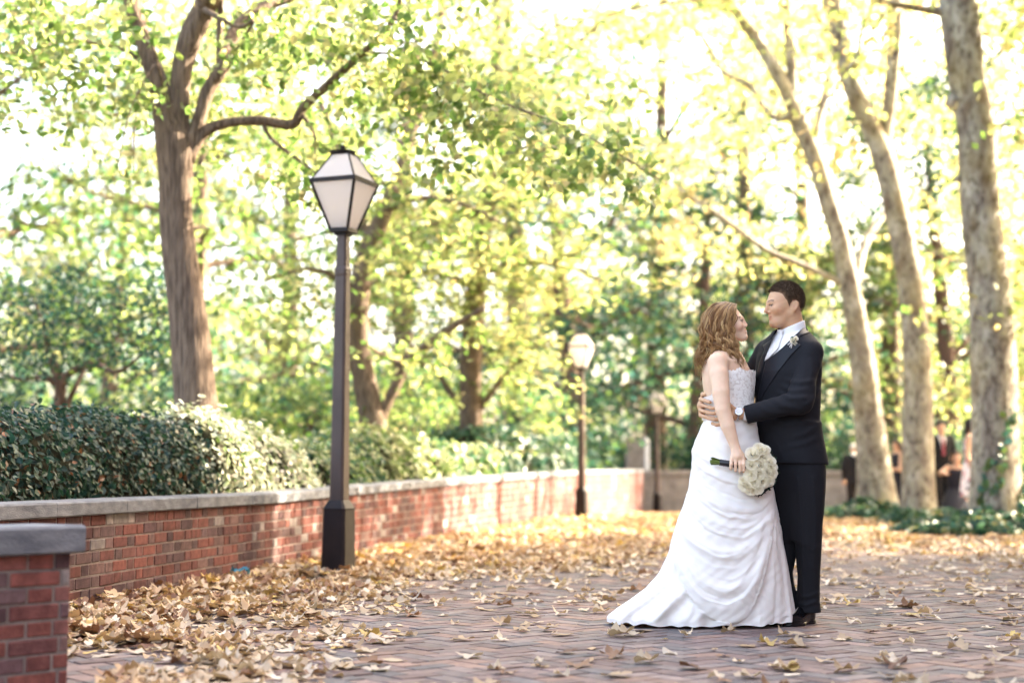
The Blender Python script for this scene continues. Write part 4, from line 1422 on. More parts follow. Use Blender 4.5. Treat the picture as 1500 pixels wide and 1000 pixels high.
def ell(p, c, r):
    q = (p - np.asarray(c)) / np.asarray(r)
    k0 = vlen(q); k1 = vlen(q / np.asarray(r)) + 1e-9
    return k0 * (k0 - 1) / k1


def cap(p, a, b, ra, rb):
    a, b = np.asarray(a, float), np.asarray(b, float)
    d = b - a
    t = np.clip(((p - a) @ d) / (d @ d), 0, 1)
    return vlen(p - a - t[:, None] * d) - (ra + (rb - ra) * t)


def chain(p, P, R, k=.01):
    d = cap(p, P[0], P[1], R[0], R[1])
    for i in range(1, len(P) - 1):
        d = smin(d, cap(p, P[i], P[i + 1], R[i], R[i + 1]), k)
    return d


def loft(p, zs, cx, cy, a, b, yaw=0.0, pw=2.0):
    """elliptical column whose centre and radii change with height"""
    z = p[:, 2]
    o = np.argsort(zs)
    zs = np.asarray(zs, float)[o]
    I = lambda v: np.interp(z, zs, np.asarray(v, float)[o] if np.ndim(v) else np.full(len(zs), float(v)))
    A, B = I(a), I(b)
    dx, dy = p[:, 0] - I(cx), p[:, 1] - I(cy)
    c, s = math.cos(yaw), math.sin(yaw)
    u, v = dx * c + dy * s, -dx * s + dy * c
    q = (np.abs(u / A) ** pw + np.abs(v / B) ** pw) ** (1 / pw)
    d = (q - 1) * np.minimum(A, B)
    return np.maximum(d, np.maximum(zs[0] - z, z - zs[-1]))


def poly2(p2, P):
    """signed distance to a closed 2-D polygon"""
    P = np.asarray(P, float)
    d = np.full(len(p2), 1e9); s = np.zeros(len(p2), bool)
    for i in range(len(P)):
        a, b = P[i], P[(i + 1) % len(P)]
        e = b - a; w_ = p2 - a
        t = np.clip((w_ @ e) / (e @ e + 1e-12), 0, 1)
        d = np.minimum(d, ((w_ - t[:, None] * e) ** 2).sum(1))
        c = (a[1] <= p2[:, 1]) != (b[1] <= p2[:, 1])
        xx = a[0] + (p2[:, 1] - a[1]) / (e[1] if abs(e[1]) > 1e-12 else 1e-12) * e[0]
        s ^= c & (p2[:, 0] < xx)
    d = np.sqrt(d)
    return np.where(s, -d, d)


def line2(p2, P):
    P = np.asarray(P, float)
    d = np.full(len(p2), 1e9); tt = np.zeros(len(p2)); sg = np.zeros(len(p2))
    n = len(P) - 1
    for i in range(n):
        a, b = P[i], P[i + 1]
        e = b - a; w_ = p2 - a
        t = np.clip((w_ @ e) / (e @ e + 1e-12), 0, 1)
        q = w_ - t[:, None] * e
        dd = (q ** 2).sum(1)
        m = dd < d
        d = np.where(m, dd, d); tt = np.where(m, (i + t) / n, tt); sg = np.where(m, np.sign(e[0] * w_[:, 1] - e[1] * w_[:, 0]), sg)
    return np.sqrt(d), tt, sg


_CORN = np.array([[x, y, z] for x in (0, 1) for y in (0, 1) for z in (0, 1)])
_EDGE = [(a, b) for a in range(8) for b in range(a + 1, 8) if np.abs(_CORN[a] - _CORN[b]).sum() == 1]


def surface(f, lo, hi, h):
    """surface nets over a narrow band: vertices and quads of f = 0"""
    lo, hi = np.asarray(lo, float), np.asarray(hi, float)
    nc = np.ceil((hi - lo) / (4 * h)).astype(int)
    g = np.stack(np.meshgrid(*[np.arange(n) for n in nc], indexing='ij'), -1).reshape(-1, 3)
    d = f(lo + (g + .5) * 4 * h)
    act = (np.abs(d) < 7.0 * h).reshape(nc)
    dn = nc * 4 + 1
    rep = lambda a: a.repeat(4, 0).repeat(4, 1).repeat(4, 2)
    D = np.full(dn, 1.0, np.float32)
    D[:-1, :-1, :-1] = rep(np.where(d.reshape(nc) < 0, -1.0, 1.0))
    M = np.zeros(dn, bool)
    M[:-1, :-1, :-1] = rep(act)
    for ax in range(3):
        N_ = M.copy()
        sl = [slice(None)] * 3; sr = [slice(None)] * 3
        sl[ax] = slice(1, None); sr[ax] = slice(None, -1)
        N_[tuple(sl)] |= M[tuple(sr)]
        M = N_
    idx = np.argwhere(M)
    vals = np.empty(len(idx))
    for i in range(0, len(idx), 400000):
        vals[i:i + 400000] = f(lo + idx[i:i + 400000] * h)
    D[M] = vals
    S = D < 0
    n1 = dn - 1
    cnt = np.zeros(n1, np.int8)
    for c in _CORN: cnt += S[c[0]:c[0] + n1[0], c[1]:c[1] + n1[1], c[2]:c[2] + n1[2]]
    cells = np.argwhere((cnt > 0) & (cnt < 8))
    V8 = np.stack([D[cells[:, 0] + c[0], cells[:, 1] + c[1], cells[:, 2] + c[2]] for c in _CORN], 1).astype(float)
    acc = np.zeros((len(cells), 3)); k = np.zeros(len(cells))
    for a, b in _EDGE:
        va, vb = V8[:, a], V8[:, b]
        m = (va < 0) != (vb < 0)
        t = np.where(m, va / np.where(m, va - vb, 1), 0)
        acc += m[:, None] * (_CORN[a] + t[:, None] * (_CORN[b] - _CORN[a])); k += m
    V = lo + (cells + acc / k[:, None]) * h
    cid = np.full(n1, -1, np.int32)
    cid[tuple(cells.T)] = np.arange(len(cells))
    Q = []
    for ax in range(3):
        sl0, sl1 = [slice(1, -1)] * 3, [slice(1, -1)] * 3
        sl0[ax] = slice(0, -1); sl1[ax] = slice(1, None)
        A, B = S[tuple(sl0)], S[tuple(sl1)]
        e = np.argwhere(A != B)
        if not len(e): continue
        flip = A[tuple(e.T)]
        off = np.ones(3, int); off[ax] = 0
        e = e + off
        u, v = (ax + 1) % 3, (ax + 2) % 3
        du = np.zeros(3, int); du[u] = 1
        dv = np.zeros(3, int); dv[v] = 1
        q = np.stack([cid[tuple((e - du - dv).T)], cid[tuple((e - dv).T)], cid[tuple(e.T)], cid[tuple((e - du).T)]], 1)
        q[~flip] = q[~flip][:, ::-1]
        Q.append(q)
    Q = np.vstack(Q)
    return V, Q[(Q >= 0).all(1)]


def smooth_mesh(V, F, it=2, lam=.5):
    n = len(V)
    E = np.vstack([F[:, [0, 1]], F[:, [1, 2]], F[:, [2, 3]], F[:, [3, 0]]])
    deg = np.bincount(E.ravel(), minlength=n)[:, None]
    for _ in range(it):
        S = np.zeros_like(V)
        for c in range(3):
            S[:, c] = np.bincount(E[:, 0], V[E[:, 1], c], n) + np.bincount(E[:, 1], V[E[:, 0], c], n)
        V = V + lam * (S / np.maximum(deg, 1) - V)
    return V


MAT['skin'] = mat("skin", attr=True, rough=.5, spec=.35, sss=.25, vary=.04, scale=30)
MAT['suit'] = mat("black_suit_wool", (.0125, .0125, .0155), rough=.75, spec=.12, vary=.12, scale=300, bump=.12, bscale=900, sheen=.02, bdist=.002)
MAT['lapel'] = mat("satin_lapel", (.010, .0105, .015), rough=.5, spec=.22)
MAT['shirt'] = mat("white_shirt", (.78, .77, .77), rough=.7, bump=.05, bscale=300)
MAT['tie'] = mat("ivory_silk", (.70, .67, .65), rough=.4, spec=.4, vary=.06, scale=60)
MAT['shoe'] = mat("patent_leather", (.005, .005, .006), rough=.16, spec=.3)
MAT['hair_brown'] = mat("dark_brown_hair", attr=True, rough=.62, spec=.13)
MAT['hair_blond'] = mat("honey_hair", attr=True, rough=.45, spec=.2)
MAT['satin'] = mat("white_satin", (.80, .735, .69), rough=.55, spec=.3, sheen=.25, sss=.08, bump=.05, bscale=140, bdist=.003)
MAT['lace'] = mat("white_lace", (.95, .91, .87), rough=.7, spec=.2, sheen=.2)

CY = 7.90                                                   # depth at which the couple stands
CS = CY / FPX


def G(px, py, dy=0.0):
    return at(px, py, CY + dy)


def px_of(p):
    """where a point falls in the photograph, for tracing outlines onto surfaces"""
    z = p[:, 2] - CAMH
    f, u = p[:, 1] * CT + z * ST, z * CT - p[:, 1] * ST
    return np.stack([750 + FPX * p[:, 0] / f, 500 - FPX * u / f], 1)


def headframe(c, fwd, up, s):
    f = np.asarray(fwd, float); f = f / np.linalg.norm(f)
    u = np.asarray(up, float); u = u - f * (u @ f); u /= np.linalg.norm(u)
    l = np.cross(u, f)
    return np.asarray(c, float), np.stack([f, l, u], 1), s


def tolocal(p, H): return (p - H[0]) @ H[1] / H[2]


def head_sdf(q, woman=False, smile=.5):
    """q in head space (metres, x forward, y to the person's left, z up; origin in the middle, level with the brows)"""
    m = q * [1, 0, 1] + np.abs(q) * [0, 1, 0]
    jw = .88 if woman else 1.0
    d = ell(q, (-.008, 0, .020), (.098, .076, .096)) if woman else ell(q, (-.009, 0, .013), (.097, .076, .093))
    d = smin(d, ell(q, (.030, 0, -.035), (.060, .058 * jw, .078)), .03)
    d = smin(d, cap(m, (-.022, .052 * jw, -.060), (.052, .016, -.108), .020, .016), .03)
    d = smin(d, ell(q, (.063, 0, -.109), (.020, .022, .017)), .022)
    if not woman: d = smin(d, ell(q, (.030, 0, -.112), (.045, .045, .022)), .03)
    d = smin(d, cap(m, (.074, .036, .002), (.087, .008, .0), .013 if not woman else .011, .012), .015)
    d = smin(d, ell(m, (.052, .038, -.038), (.030, .026, .024)), .02)
    d = smax(d, -ell(m, (.103, .032, -.020), (.020, .017, .012)), .012)
    d = smin(d, ell(m, (.0725, .031, -.019), (.0135, .0145, .0125)), .004)
    # lids
    d = smin(d, cap(m, (.0855, .022, -.013), (.079, .043, -.014), .0035, .003), .004)
    # nose
    nl = .109 if not woman else .098
    d = smin(d, cap(q, (.090, 0, -.006), (nl, 0, -.046), .0075, .0105 if not woman else .0088), .012)
    d = smin(d, ell(m, (.0915, .0105, -.0525), (.011, .0085, .008)), .006)
    d = smax(d, -ell(m, (.094, .007, -.0605), (.006, .0038, .004)), .004)
    # mouth
    w_ = .021 + .005 * smile
    d = smin(d, ell(q, (.072, 0, -.078), (.018, .026, .018)), .012)
    cu = m.copy(); cu[:, 2] -= smile * 14 * m[:, 1] ** 2 * .6; cu[:, 0] += m[:, 1] ** 2 * 14
    lk = .0028 if woman else 0
    d = smin(d, cap(cu, (.0855 - lk, 0, -.0745), (.0850 - lk, w_, -.0765), .0055 - lk * .4, .002), .005)
    d = smin(d, cap(cu, (.0835 - lk, 0, -.0855), (.0830 - lk, w_ * .85, -.0835), .0065 - lk * .5, .002), .005)
    d = smax(d, -cap(cu, (.0945, 0, -.0798), (.0905, w_, -.0790), .0040 + .002 * smile, .0026), .003)
    # ears
    e = ell(np.stack([m[:, 0] + .030 + .25 * (m[:, 2] + .03), m[:, 1] - .077 - .25 * -(m[:, 0] + .03), m[:, 2] + .028], 1), (0, 0, 0), (.019, .008, .032))
    e = smax(e, -ell(np.stack([m[:, 0] + .026 + .25 * (m[:, 2] + .03), m[:, 1] - .089, m[:, 2] + .024], 1), (0, 0, 0), (.010, .009, .020)), .005)
    d = smin(d, e, .006)
    return d


def head_col(q, base, woman=False):
    m = q * [1, 0, 1] + np.abs(q) * [0, 1, 0]
    base = np.asarray(base, float)
    c = np.tile(base, (len(q), 1))

    def put(w_, col):
        nonlocal c
        c = c * (1 - w_[:, None]) + np.asarray(col) * w_[:, None]
    g = lambda d2: np.exp(-d2)
    put(.45 * g(((m - [.055, .048, -.045]) ** 2 / np.array([.02, .02, .018]) ** 2).sum(1)), base * [1.05, .72, .66])
    put(.35 * g(((q - [.11, 0, -.05]) ** 2 / .018 ** 2).sum(1)), base * [1.0, .72, .66])
    nz = np.sin(q[:, 0] * 90 + 3 * np.sin(q[:, 2] * 70)) * np.sin(q[:, 1] * 80 + 2) * np.sin(q[:, 2] * 95 + 1)
    c = c * (1 + .10 * nz[:, None] * np.array([.5, 1, 1]))
    if not woman:
        sh = np.clip((-.055 - q[:, 2]) / .02, 0, 1) * np.clip((q[:, 0] + .02) / .03, 0, 1)
        put(.14 * sh, base * [.55, .52, .52])
    brow = np.hypot((m[:, 2] - (.004 + .006 * np.sin(np.clip((m[:, 1] - .012) / .036, 0, 1) * 2.6))) / .0042, 0) ** 2
    bw = np.exp(-brow) * ((m[:, 1] > .010) & (m[:, 1] < .050) & (q[:, 0] > .05))
    put((.85 if not woman else .95) * bw, (.045, .026, .016) if not woman else (.10, .055, .03))
    # eyes
    ex = (m - [.083, .031, -.019])
    ins = (np.abs(ex[:, 2] + (0 if woman else .001)) < (.0050 if woman else .0034)) & (np.abs(ex[:, 1]) < .0125) & (q[:, 0] > .07)
    put(.6 * ins, (.45, .40, .37))
    put(1.0 * (ins & (np.hypot(ex[:, 1] - .002, ex[:, 2]) < .0068)), (.03, .022, .016))
    ln = np.exp(-((ex[:, 2] - (.0064 if woman else .0045)) / (.0034 if woman else .0030)) ** 2) * (np.abs(ex[:, 1]) < .0165) * (q[:, 0] > .065)
    put((1.0 if woman else .9) * ln, (.025, .015, .012))
    # lips and teeth
    z = q[:, 2]
    lp = np.exp(-((z + .0745) / .0055) ** 4) + np.exp(-((z + .0865) / .0068) ** 4)
    lp = np.clip(lp, 0, 1) * np.clip((.027 - m[:, 1]) / .008, 0, 1) * (q[:, 0] > .066)
    put((.62 if woman else .55) * lp, (.45, .10, .09) if woman else base * [.85, .55, .5])
    if woman:
        put(.95 * (np.exp(-((z + .0796) / .0032) ** 4) * (m[:, 1] < .019) * (q[:, 0] > .070)), (.75, .72, .68))
    else:
        put(.75 * (np.exp(-((z + .0796) / .0022) ** 4) * (m[:, 1] < .022) * (q[:, 0] > .070)), (.10, .035, .03))
    return c


def finger(p, P, r0, r1):
    n = len(P)
    return chain(p, P, np.linspace(r0, r1, n), .004)


SKIN_M, SKIN_W = np.array([.57, .325, .190]), np.array([.75, .505, .355])


# ------------------------------------------------------------------ groom
def groom():
    yaw = math.radians(180 + 38)                              # chest turned to the bride and a little to the camera
    fw = np.array([math.cos(yaw), math.sin(yaw), 0]); lf = np.array([-fw[1], fw[0], 0])
    foot = G(1180, 905, .06)
    root = empty("person", (foot[0], foot[1], 0), "groom in black suit with white tie and boutonniere, arm round the bride in white", "person")
    H = headframe(G(1149, 443.5, 0), (-1, -.16, -.02), (.0, 0, 1), 1.0)
    Zs = lambda ys: np.array([G(0, y)[2] for y in ys])
    Xs = lambda xs: np.array([G(x, 500)[0] for x in xs])
    tz = [478, 492, 505, 520, 545, 575, 605, 630, 655, 690]
    tc = [1163, 1161, 1158, 1155.5, 1153, 1153, 1152, 1152, 1157, 1162]
    tf = [.055, .085, .112, .131, .146, .148, .146, .145, .140, .138]       # front to back
    tl = [.055, .122, .172, .188, .190, .186, .180, .176, .175, .175]       # side to side
    cyo = [.02, .01, 0, 0, 0, 0, 0, 0, 0, 0]
    torso = lambda p, o=0.0: loft(p, Zs(tz), Xs(tc), CY + np.array(cyo), np.array(tf) + o, np.array(tl) + o, yaw, 2.25)
    shL = G(1187, 517, -.135); elL = G(1172, 588, -.235); wrL = G(1086, 606, -.175)
    cuL = G(1094, 607, -.178)
    shR = G(1124, 515, .13); elR = G(1085, 580, .225); wrR = G(1040, 603, .16)
    nb, nt_ = G(1162, 485, .01), G(1159, 462, 0)

    def handL(p):
        w0 = wrL; d = G(1056, 609, -.150) - w0
        palm = cap(p, w0 + d * .15, w0 + d * .75, .026, .030)
        palm = smin(palm, cap(p, w0 + d * .5 + [0, 0, .022], w0 + d * .95 + [0, 0, .022], .016, .014), .012)
        palm = smin(palm, cap(p, w0 + d * .5 - [0, 0, .022], w0 + d * .95 - [0, 0, .022], .016, .013), .012)
        f = 1e9 + 0 * p[:, 0]
        for i, (zy, l, c) in enumerate([(595, 0, 0), (603, 4, .002), (612, 3, .002), (620, -3, 0)]):
            k0 = G(1057, zy + 1, -.162); k1 = G(1048 - l * .5, zy + 2, -.152); k2 = G(1040 - l, zy + 3 - i, -.128)
            f = np.minimum(f, finger(p, [k0, k1, k2], .0105, .0085))
        th = finger(p, [w0 + d * .3 + [0, -.01, .02], G(1068, 592, -.185), G(1058, 586, -.178)], .013, .0095)
        return smin(smin(palm, f, .008), th, .012)

    def handR(p):
        # comes round the bride's back: four fingers lie over her waist
        palm = cap(p, wrR, G(1030, 594, .075), .028, .033)
        palm = smin(palm, cap(p, G(1031, 584, .07), G(1029, 606, .07), .022, .022), .015)
        f = 1e9 + 0 * p[:, 0]
        for (y0, x2, y2) in ((584, 1040, 589), (592, 1043, 597), (600, 1045, 605), (607.5, 1047, 612)):
            f = np.minimum(f, finger(p, [G(1029, y0, .06), G(1026.5, y0 + .5, -.01), G(1032, y0 + 2.5, -.065), G(x2, y2, -.118)], .0125, .0095))
        th = finger(p, [G(1031, 585, .05), G(1029, 577, .02), G(1033, 578, -.03)], .0125, .009)
        return smin(smin(palm, f, .009), th, .012)

    def body(p):
        d = head_sdf(tolocal(p, H), False, .35)
        d = smin(d, cap(p, nb, nt_, .062, .056), .02)
        d = smin(d, cap(p, G(1158, 468, -.0), G(1146, 464, 0), .05, .035), .02)
        d = smin(d, torso(p, -.035), .05)
        d = smin(d, chain(p, [shL, elL, wrL], [.045, .04, .027]), .02)
        d = smin(d, handL(p), .012)
        d = smin(d, chain(p, [shR, elR, wrR], [.045, .04, .027]), .02)
        d = smin(d, handR(p), .012)
        for (hx, ky, dy, ax, ady) in ((1180, 780, -.01, 1180.5, .075), (1149, 815, .12, 1157, .16)):
            d = smin(d, chain(p, [G(hx, 680, dy), G((hx + ax) / 2, ky, (dy + ady) / 2), G(ax, 885, ady)], [.05, .028, .022]), .02)
        return d
    V, F = surface(body, G(1010, 925, .34) * [1, 0, 1] + [0, CY - .36, -.03], G(1225, 400, 0) * [1, 0, 1] + [0, CY + .34, 0.02], .0045)
    V = smooth_mesh(V, F, 1, .35)
    q = tolocal(V, H)
    col = np.tile(SKIN_M, (len(V), 1))
    hd = q[:, 2] > -.16
    col[hd] = head_col(q[hd], SKIN_M)
    nails = V[:, 0] < 0
    mesh("body", V, F, MAT['skin'], root, col=col, smooth=True)

    # hair: close-cropped, swept up at the front; hairline: temple, sideburn, round the ear, nape
    HP = [(.100, .063), (.078, .056), (.050, .050), (.034, .041), (.024, .020), (.012, .0), (.005, -.030), (-.004, -.034), (-.010, -.010), (-.020, .003), (-.040, .006), (-.058, -.006), (-.064, -.036), (-.072, -.064), (-.088, -.076), (-.14, -.05), (-.14, .16), (.13, .16), (.13, .075)]
    def hair(p):
        q = tolocal(p, H)
        n_ = .0005 * (np.sin(q[:, 0] * 420 + 5 * np.sin(q[:, 1] * 160)) + np.sin(q[:, 1] * 380 + q[:, 2] * 300) + np.sin(q[:, 2] * 350 - q[:, 0] * 240))
        d = ell(q, (-.010, 0, .014), (.0975, .0775, .094))
        th = np.clip(.002 + .055 * q[:, 2], .0012, .0075)
        pd = poly2(q[:, [0, 2]], HP)
        th = -.001 + (th + .001) * np.clip(-pd / .016, 0, 1) ** .7
        d = d - th - n_ * np.clip((q[:, 2] + .04) / .06, .3, 1)
        return smax(d, pd, .003)
    V, F = surface(hair, H[0] - .16, H[0] + .16, .0035)
    r = np.random.default_rng(3)
    q = tolocal(V, H)
    st = np.sin(q[:, 1] * 700 + 9 * np.sin(q[:, 0] * 60)) * .5 + np.sin(q[:, 0] * 500 + q[:, 2] * 800) * .5
    col = np.array([.060, .036, .022]) * (1 + .35 * st)[:, None]
    fade = np.exp(np.minimum(poly2(q[:, [0, 2]], HP), 0) / .008) * np.where(q[:, 0] > .05, .35, .75)
    col = col * (1 - fade[:, None]) + SKIN_M * .62 * fade[:, None]
    ho = mesh("hair", V, F, MAT['hair_brown'], root, col=np.clip(col, .006, 1), smooth=True)
    # cropped tufts
    mb = MB()
    dirs = r.normal(size=(9000, 3)); dirs /= np.linalg.norm(dirs, axis=1)[:, None]
    c0 = np.array([-.010, 0, .014])
    P = c0 + dirs * [.1015, .0805, .0985]
    W = P @ H[1].T * H[2] + H[0]
    ok = np.abs(hair(W)) < .011
    ok &= poly2(P[:, [0, 2]], HP) < -r.uniform(.001, .008, len(P))
    for P0, dr in zip(P[ok], dirs[ok]):
        L = np.clip(.006 + .08 * (P0[2] - .02), .005, .013) * r.uniform(.7, 1.2)
        t = dr * .8 + np.array([.45, 0, .30]) * (P0[2] > .05) + np.array([-.5, 0, -.5]) * (P0[2] < .03) + r.normal(0, .16, 3)
        t /= np.linalg.norm(t)
        a = P0 + dr * .002; b = a + t * L
        s = np.cross(t, dr + [.01, .02, .03]); s /= np.linalg.norm(s) + 1e-9
        q4 = np.array([a - s * .0014, a + s * .0014, b, a + dr * .003])
        mb.add(q4 @ H[1].T * H[2] + H[0], np.array([[0, 1, 2], [1, 3, 2], [3, 0, 2]]), np.array([.060, .037, .023]) * r.uniform(.6, 1.6))
    mb.build("hair_tufts", MAT['hair_brown'], ho, colour=True)

    # jacket
    vneck = [(1139, 478), (1158, 470), (1180, 474), (1177, 479), (1160, 495), (1146, 509), (1134, 519), (1122, 527), (1121, 522), (1128, 505), (1134, 488)]
    toPx = lambda p: px_of(p)

    def folds(p):
        q = toPx(p)
        f = 0 * p[:, 0]
        near = np.clip((CY - .02 - p[:, 1]) / .05, 0, 1)
        for P, a, w_ in (([(1146, 566), (1160, 572), (1182, 570)], .007, 3.4), ([(1140, 574), (1158, 583), (1186, 582)], .007, 3.2), ([(1128, 582), (1146, 594), (1176, 600)], .006, 3.4),
                         ([(1152, 556), (1172, 560), (1196, 556)], .006, 3.2), ([(1176, 596), (1190, 586), (1203, 570)], .006, 3.2), ([(1110, 592), (1124, 604), (1150, 606)], .004, 3),
                         ([(1160, 640), (1182, 634), (1200, 622)], .006, 3.5), ([(1150, 655), (1178, 650), (1201, 640)], .005, 3.5), ([(1130, 640), (1140, 655), (1152, 680)], .004, 4),
                         ([(1198, 520), (1204, 540), (1202, 562)], .005, 3.5), ([(1188, 528), (1190, 545), (1186, 562)], .005, 3.5), ([(1128, 612), (1150, 622), (1190, 616)], .006, 3.6)):
            dd, t, sg = line2(q, P)
            f += .85 * a * np.exp(-(dd / w_) ** 2) * np.sin(np.clip(t, .02, .98) * math.pi) - .25 * a * np.exp(-((dd - w_ * 1.6) / w_) ** 2)
        return f * near

    def jacket(p):
        d = torso(p)
        d = smin(d, cap(p, G(1150, 500, -.02), shL, .07, .060), .05)
        d = smin(d, cap(p, G(1150, 500, .02), shR, .07, .060), .05)
        sk = loft(p, Zs([700, 676, 650, 620]), Xs([1163, 1162, 1157, 1153]), CY, [.146, .146, .145, .146], [.178, .178, .178, .180], yaw, 2.15)
        d = smin(d, sk, .03)
        sl_ = chain(p, [shL, elL, cuL], [.066, .060, .049], .03)
        sl_ = smin(sl_, cap(p, elL * .75 + shL * .25, elL, .064, .060), .03)
        ax = (cuL - elL) / np.linalg.norm(cuL - elL)
        sl_ = smax(sl_, (p - cuL) @ ax - .008, .006)
        d = smin(d, sl_, .018)
        sr = chain(p, [shR, elR, G(1046, 604, .165)], [.066, .060, .050], .05)
        ax2 = (G(1040, 604, .150) - elR); ax2 /= np.linalg.norm(ax2)
        sr = smax(sr, (p - G(1040, 604, .150)) @ ax2, .006)
        d = smin(d, sr, .018)
        # collar standing round the neck
        d = smin(d, cap(p, G(1176, 484, .02), G(1166, 484, .06), .022, .020), .02)
        d = smin(d, cap(p, G(1176, 484, .02), G(1167, 489, -.065), .022, .020), .02)
        d -= folds(p)
        q = toPx(p)
        # cut below the hem, which rises slightly to the front
        hem = G(0, 681)[2] + .04 * (p[:, 0] - G(1190, 0)[0]) * -1
        d = smax(d, hem - p[:, 2], .006)
        d = smax(d, p[:, 2] - G(0, 475)[2], .008)
        front = np.maximum(poly2(q, vneck) * CS, (p[:, 1] - (CY + .03)))
        d = smax(d, -front, .004)
        # hollow at the neck for the shirt collar
        d = smax(d, -cap(p, G(1159.5, 440, 0), G(1162, 486, .0), .0655, .0710), .004)
        return d
    V, F = surface(jacket, G(1015, 700, 0) * [1, 0, 1] + [0, CY - .40, 0], G(1232, 455, 0) * [1, 0, 1] + [0, CY + .40, 0], .0055)
    V = smooth_mesh(V, F, 3, .4)
    mesh("jacket", V, F, MAT['suit'], root, smooth=True)

    def shell(base, poly, t0, t1, name, m_, ymax, h=.0035, par=root, zr=(420, 700), xr=(1090, 1215)):
        def f(p):
            b_ = base(p)
            return smax(smax(b_ - t1, t0 - b_, .002), np.maximum(poly2(px_of(p), poly) * CS, p[:, 1] - ymax), .003)
        V, F = surface(f, G(xr[0], zr[1], 0) * [1, 0, 1] + [0, CY - .40, 0], G(xr[1], zr[0], 0) * [1, 0, 1] + [0, ymax + .02, 0], h)
        V = smooth_mesh(V, F, 4, .5)
        return mesh(name, V, F, m_, par, smooth=True)
    jb = lambda p: smin(smin(torso(p), cap(p, G(1150, 500, -.02), shL, .07, .060), .05), cap(p, G(1150, 500, .02), shR, .07, .060), .05)
    shell(jb, [(1177, 479), (1186, 487), (1172, 492), (1166, 502), (1174, 505), (1158, 522), (1140, 545), (1122, 572), (1112, 590), (1110, 580), (1117, 548), (1122, 527), (1134, 519), (1146, 509), (1160, 495)], -.004, .006, "lapel", MAT['lapel'], CY + .01, xr=(1100, 1195), zr=(470, 600))
    shell(jb, [(1134, 488), (1130, 497), (1117, 506), (1120, 512), (1112, 530), (1108, 552), (1112, 556), (1121, 524), (1129, 504)], -.004, .006, "lapel", MAT['lapel'], CY + .06, xr=(1100, 1145), zr=(480, 565))

    # shirt, collar and waistcoat inside the V
    def shirt(p): return smax(torso(p, -.012), p[:, 2] - G(0, 483)[2], .01)
    def shirt_only(p):
        d = smax(shirt(p), G(0, 590)[2] - p[:, 2], .005)
        return d
    V, F = surface(shirt_only, G(1095, 600, 0) * [1, 0, 1] + [0, CY - .25, 0], G(1212, 470, 0) * [1, 0, 1] + [0, CY + .25, 0], .006)
    sh = mesh("shirt", V, F, MAT['shirt'], root, smooth=True)

    def collar(p):
        d = cap(p, G(1163, 492, .005), G(1160, 464, 0), .0695, .0645)
        d = smax(d, -cap(p, G(1163, 494, .005), G(1160, 460, 0), .0645, .0585), .003)
        # upper edge runs from high at the nape down to the throat
        nrm = np.array([-.42, 0, 1.0]); nrm /= np.linalg.norm(nrm)
        top = (p - G(1157, 477.5, 0)) @ nrm
        d = smax(d, top, .004)
        return smax(d, G(0, 500)[2] - p[:, 2], .004)
    V, F = surface(collar, G(1120, 510, 0) * [1, 0, 1] + [0, CY - .12, 0], G(1192, 450, 0) * [1, 0, 1] + [0, CY + .12, 0], .0035)
    mesh("collar", V, F, MAT['shirt'], sh, smooth=True)
    tb = lambda p: smin(torso(p, -.012), cap(p, G(1163, 492, .005), G(1160, 474, 0), .072, .066), .02)
    shell(tb, [(1136, 482), (1147, 483), (1146, 492), (1140, 510), (1127, 524), (1119, 530), (1121, 520), (1130, 500)], -.01, .013, "tie", MAT['tie'], CY + .03, zr=(475, 540), xr=(1110, 1160))

    # trousers
    def trousers(p):
        a = loft(p, Zs([898, 880, 845, 820, 790, 740, 700, 660]), Xs([1181, 1181, 1181, 1180, 1179, 1177.5, 1175, 1174]), CY + np.array([.085, .08, .05, .03, .0, -.03, -.045, -.05]), [.068, .060, .0575, .064, .069, .078, .086, .088], [.082, .078, .080, .085, .090, .10, .105, .11], 0, 2.3)
        b = loft(p, Zs([898, 880, 858, 840, 820, 790, 740, 700, 660]), Xs([1161, 1158, 1152, 1149.5, 1150.5, 1152, 1152, 1151, 1150]), CY + np.array([.17, .165, .15, .14, .125, .10, .07, .05, .05]), [.060, .052, .046, .047, .056, .068, .082, .095, .10], [.075, .07, .065, .065, .07, .08, .095, .10, .11], 0, 2.3)
        t = loft(p, Zs([790, 750, 720, 690, 660, 630]), Xs([1165, 1165, 1164.5, 1164, 1161, 1160]), CY, [.04, .085, .112, .126, .13, .13], [.06, .125, .150, .160, .162, .16], yaw, 2.1)
        d = smin(np.minimum(a, b), t, .04)
        q = px_of(p)
        f = 0 * d
        near = np.clip((CY + .1 - p[:, 1]) / .1, 0, 1)
        for P, am, w_ in (([(1168, 700), (1174, 770), (1176, 880)], .0055, 2.2), ([(1165, 882), (1180, 886), (1196, 880)], .006, 2.6), ([(1168, 872), (1184, 874), (1198, 868)], .0045, 2.4), ([(1192, 700), (1196, 760), (1192, 830)], .004, 3.5), ([(1182, 800), (1190, 806), (1198, 800)], .003, 3)):
            dd, t_, sg = line2(q, P)
            f += am * np.exp(-(dd / w_) ** 2)
        d = d - f * near
        return smax(d, G(0, 901)[2] - p[:, 2], .004)
    V, F = surface(trousers, G(1120, 925, 0) * [1, 0, 1] + [0, CY - .32, -.02], G(1225, 625, 0) * [1, 0, 1] + [0, CY + .34, 0], .0055)
    V = smooth_mesh(V, F, 1, .4)
    mesh("trousers", V, F, MAT['suit'], root, smooth=True)

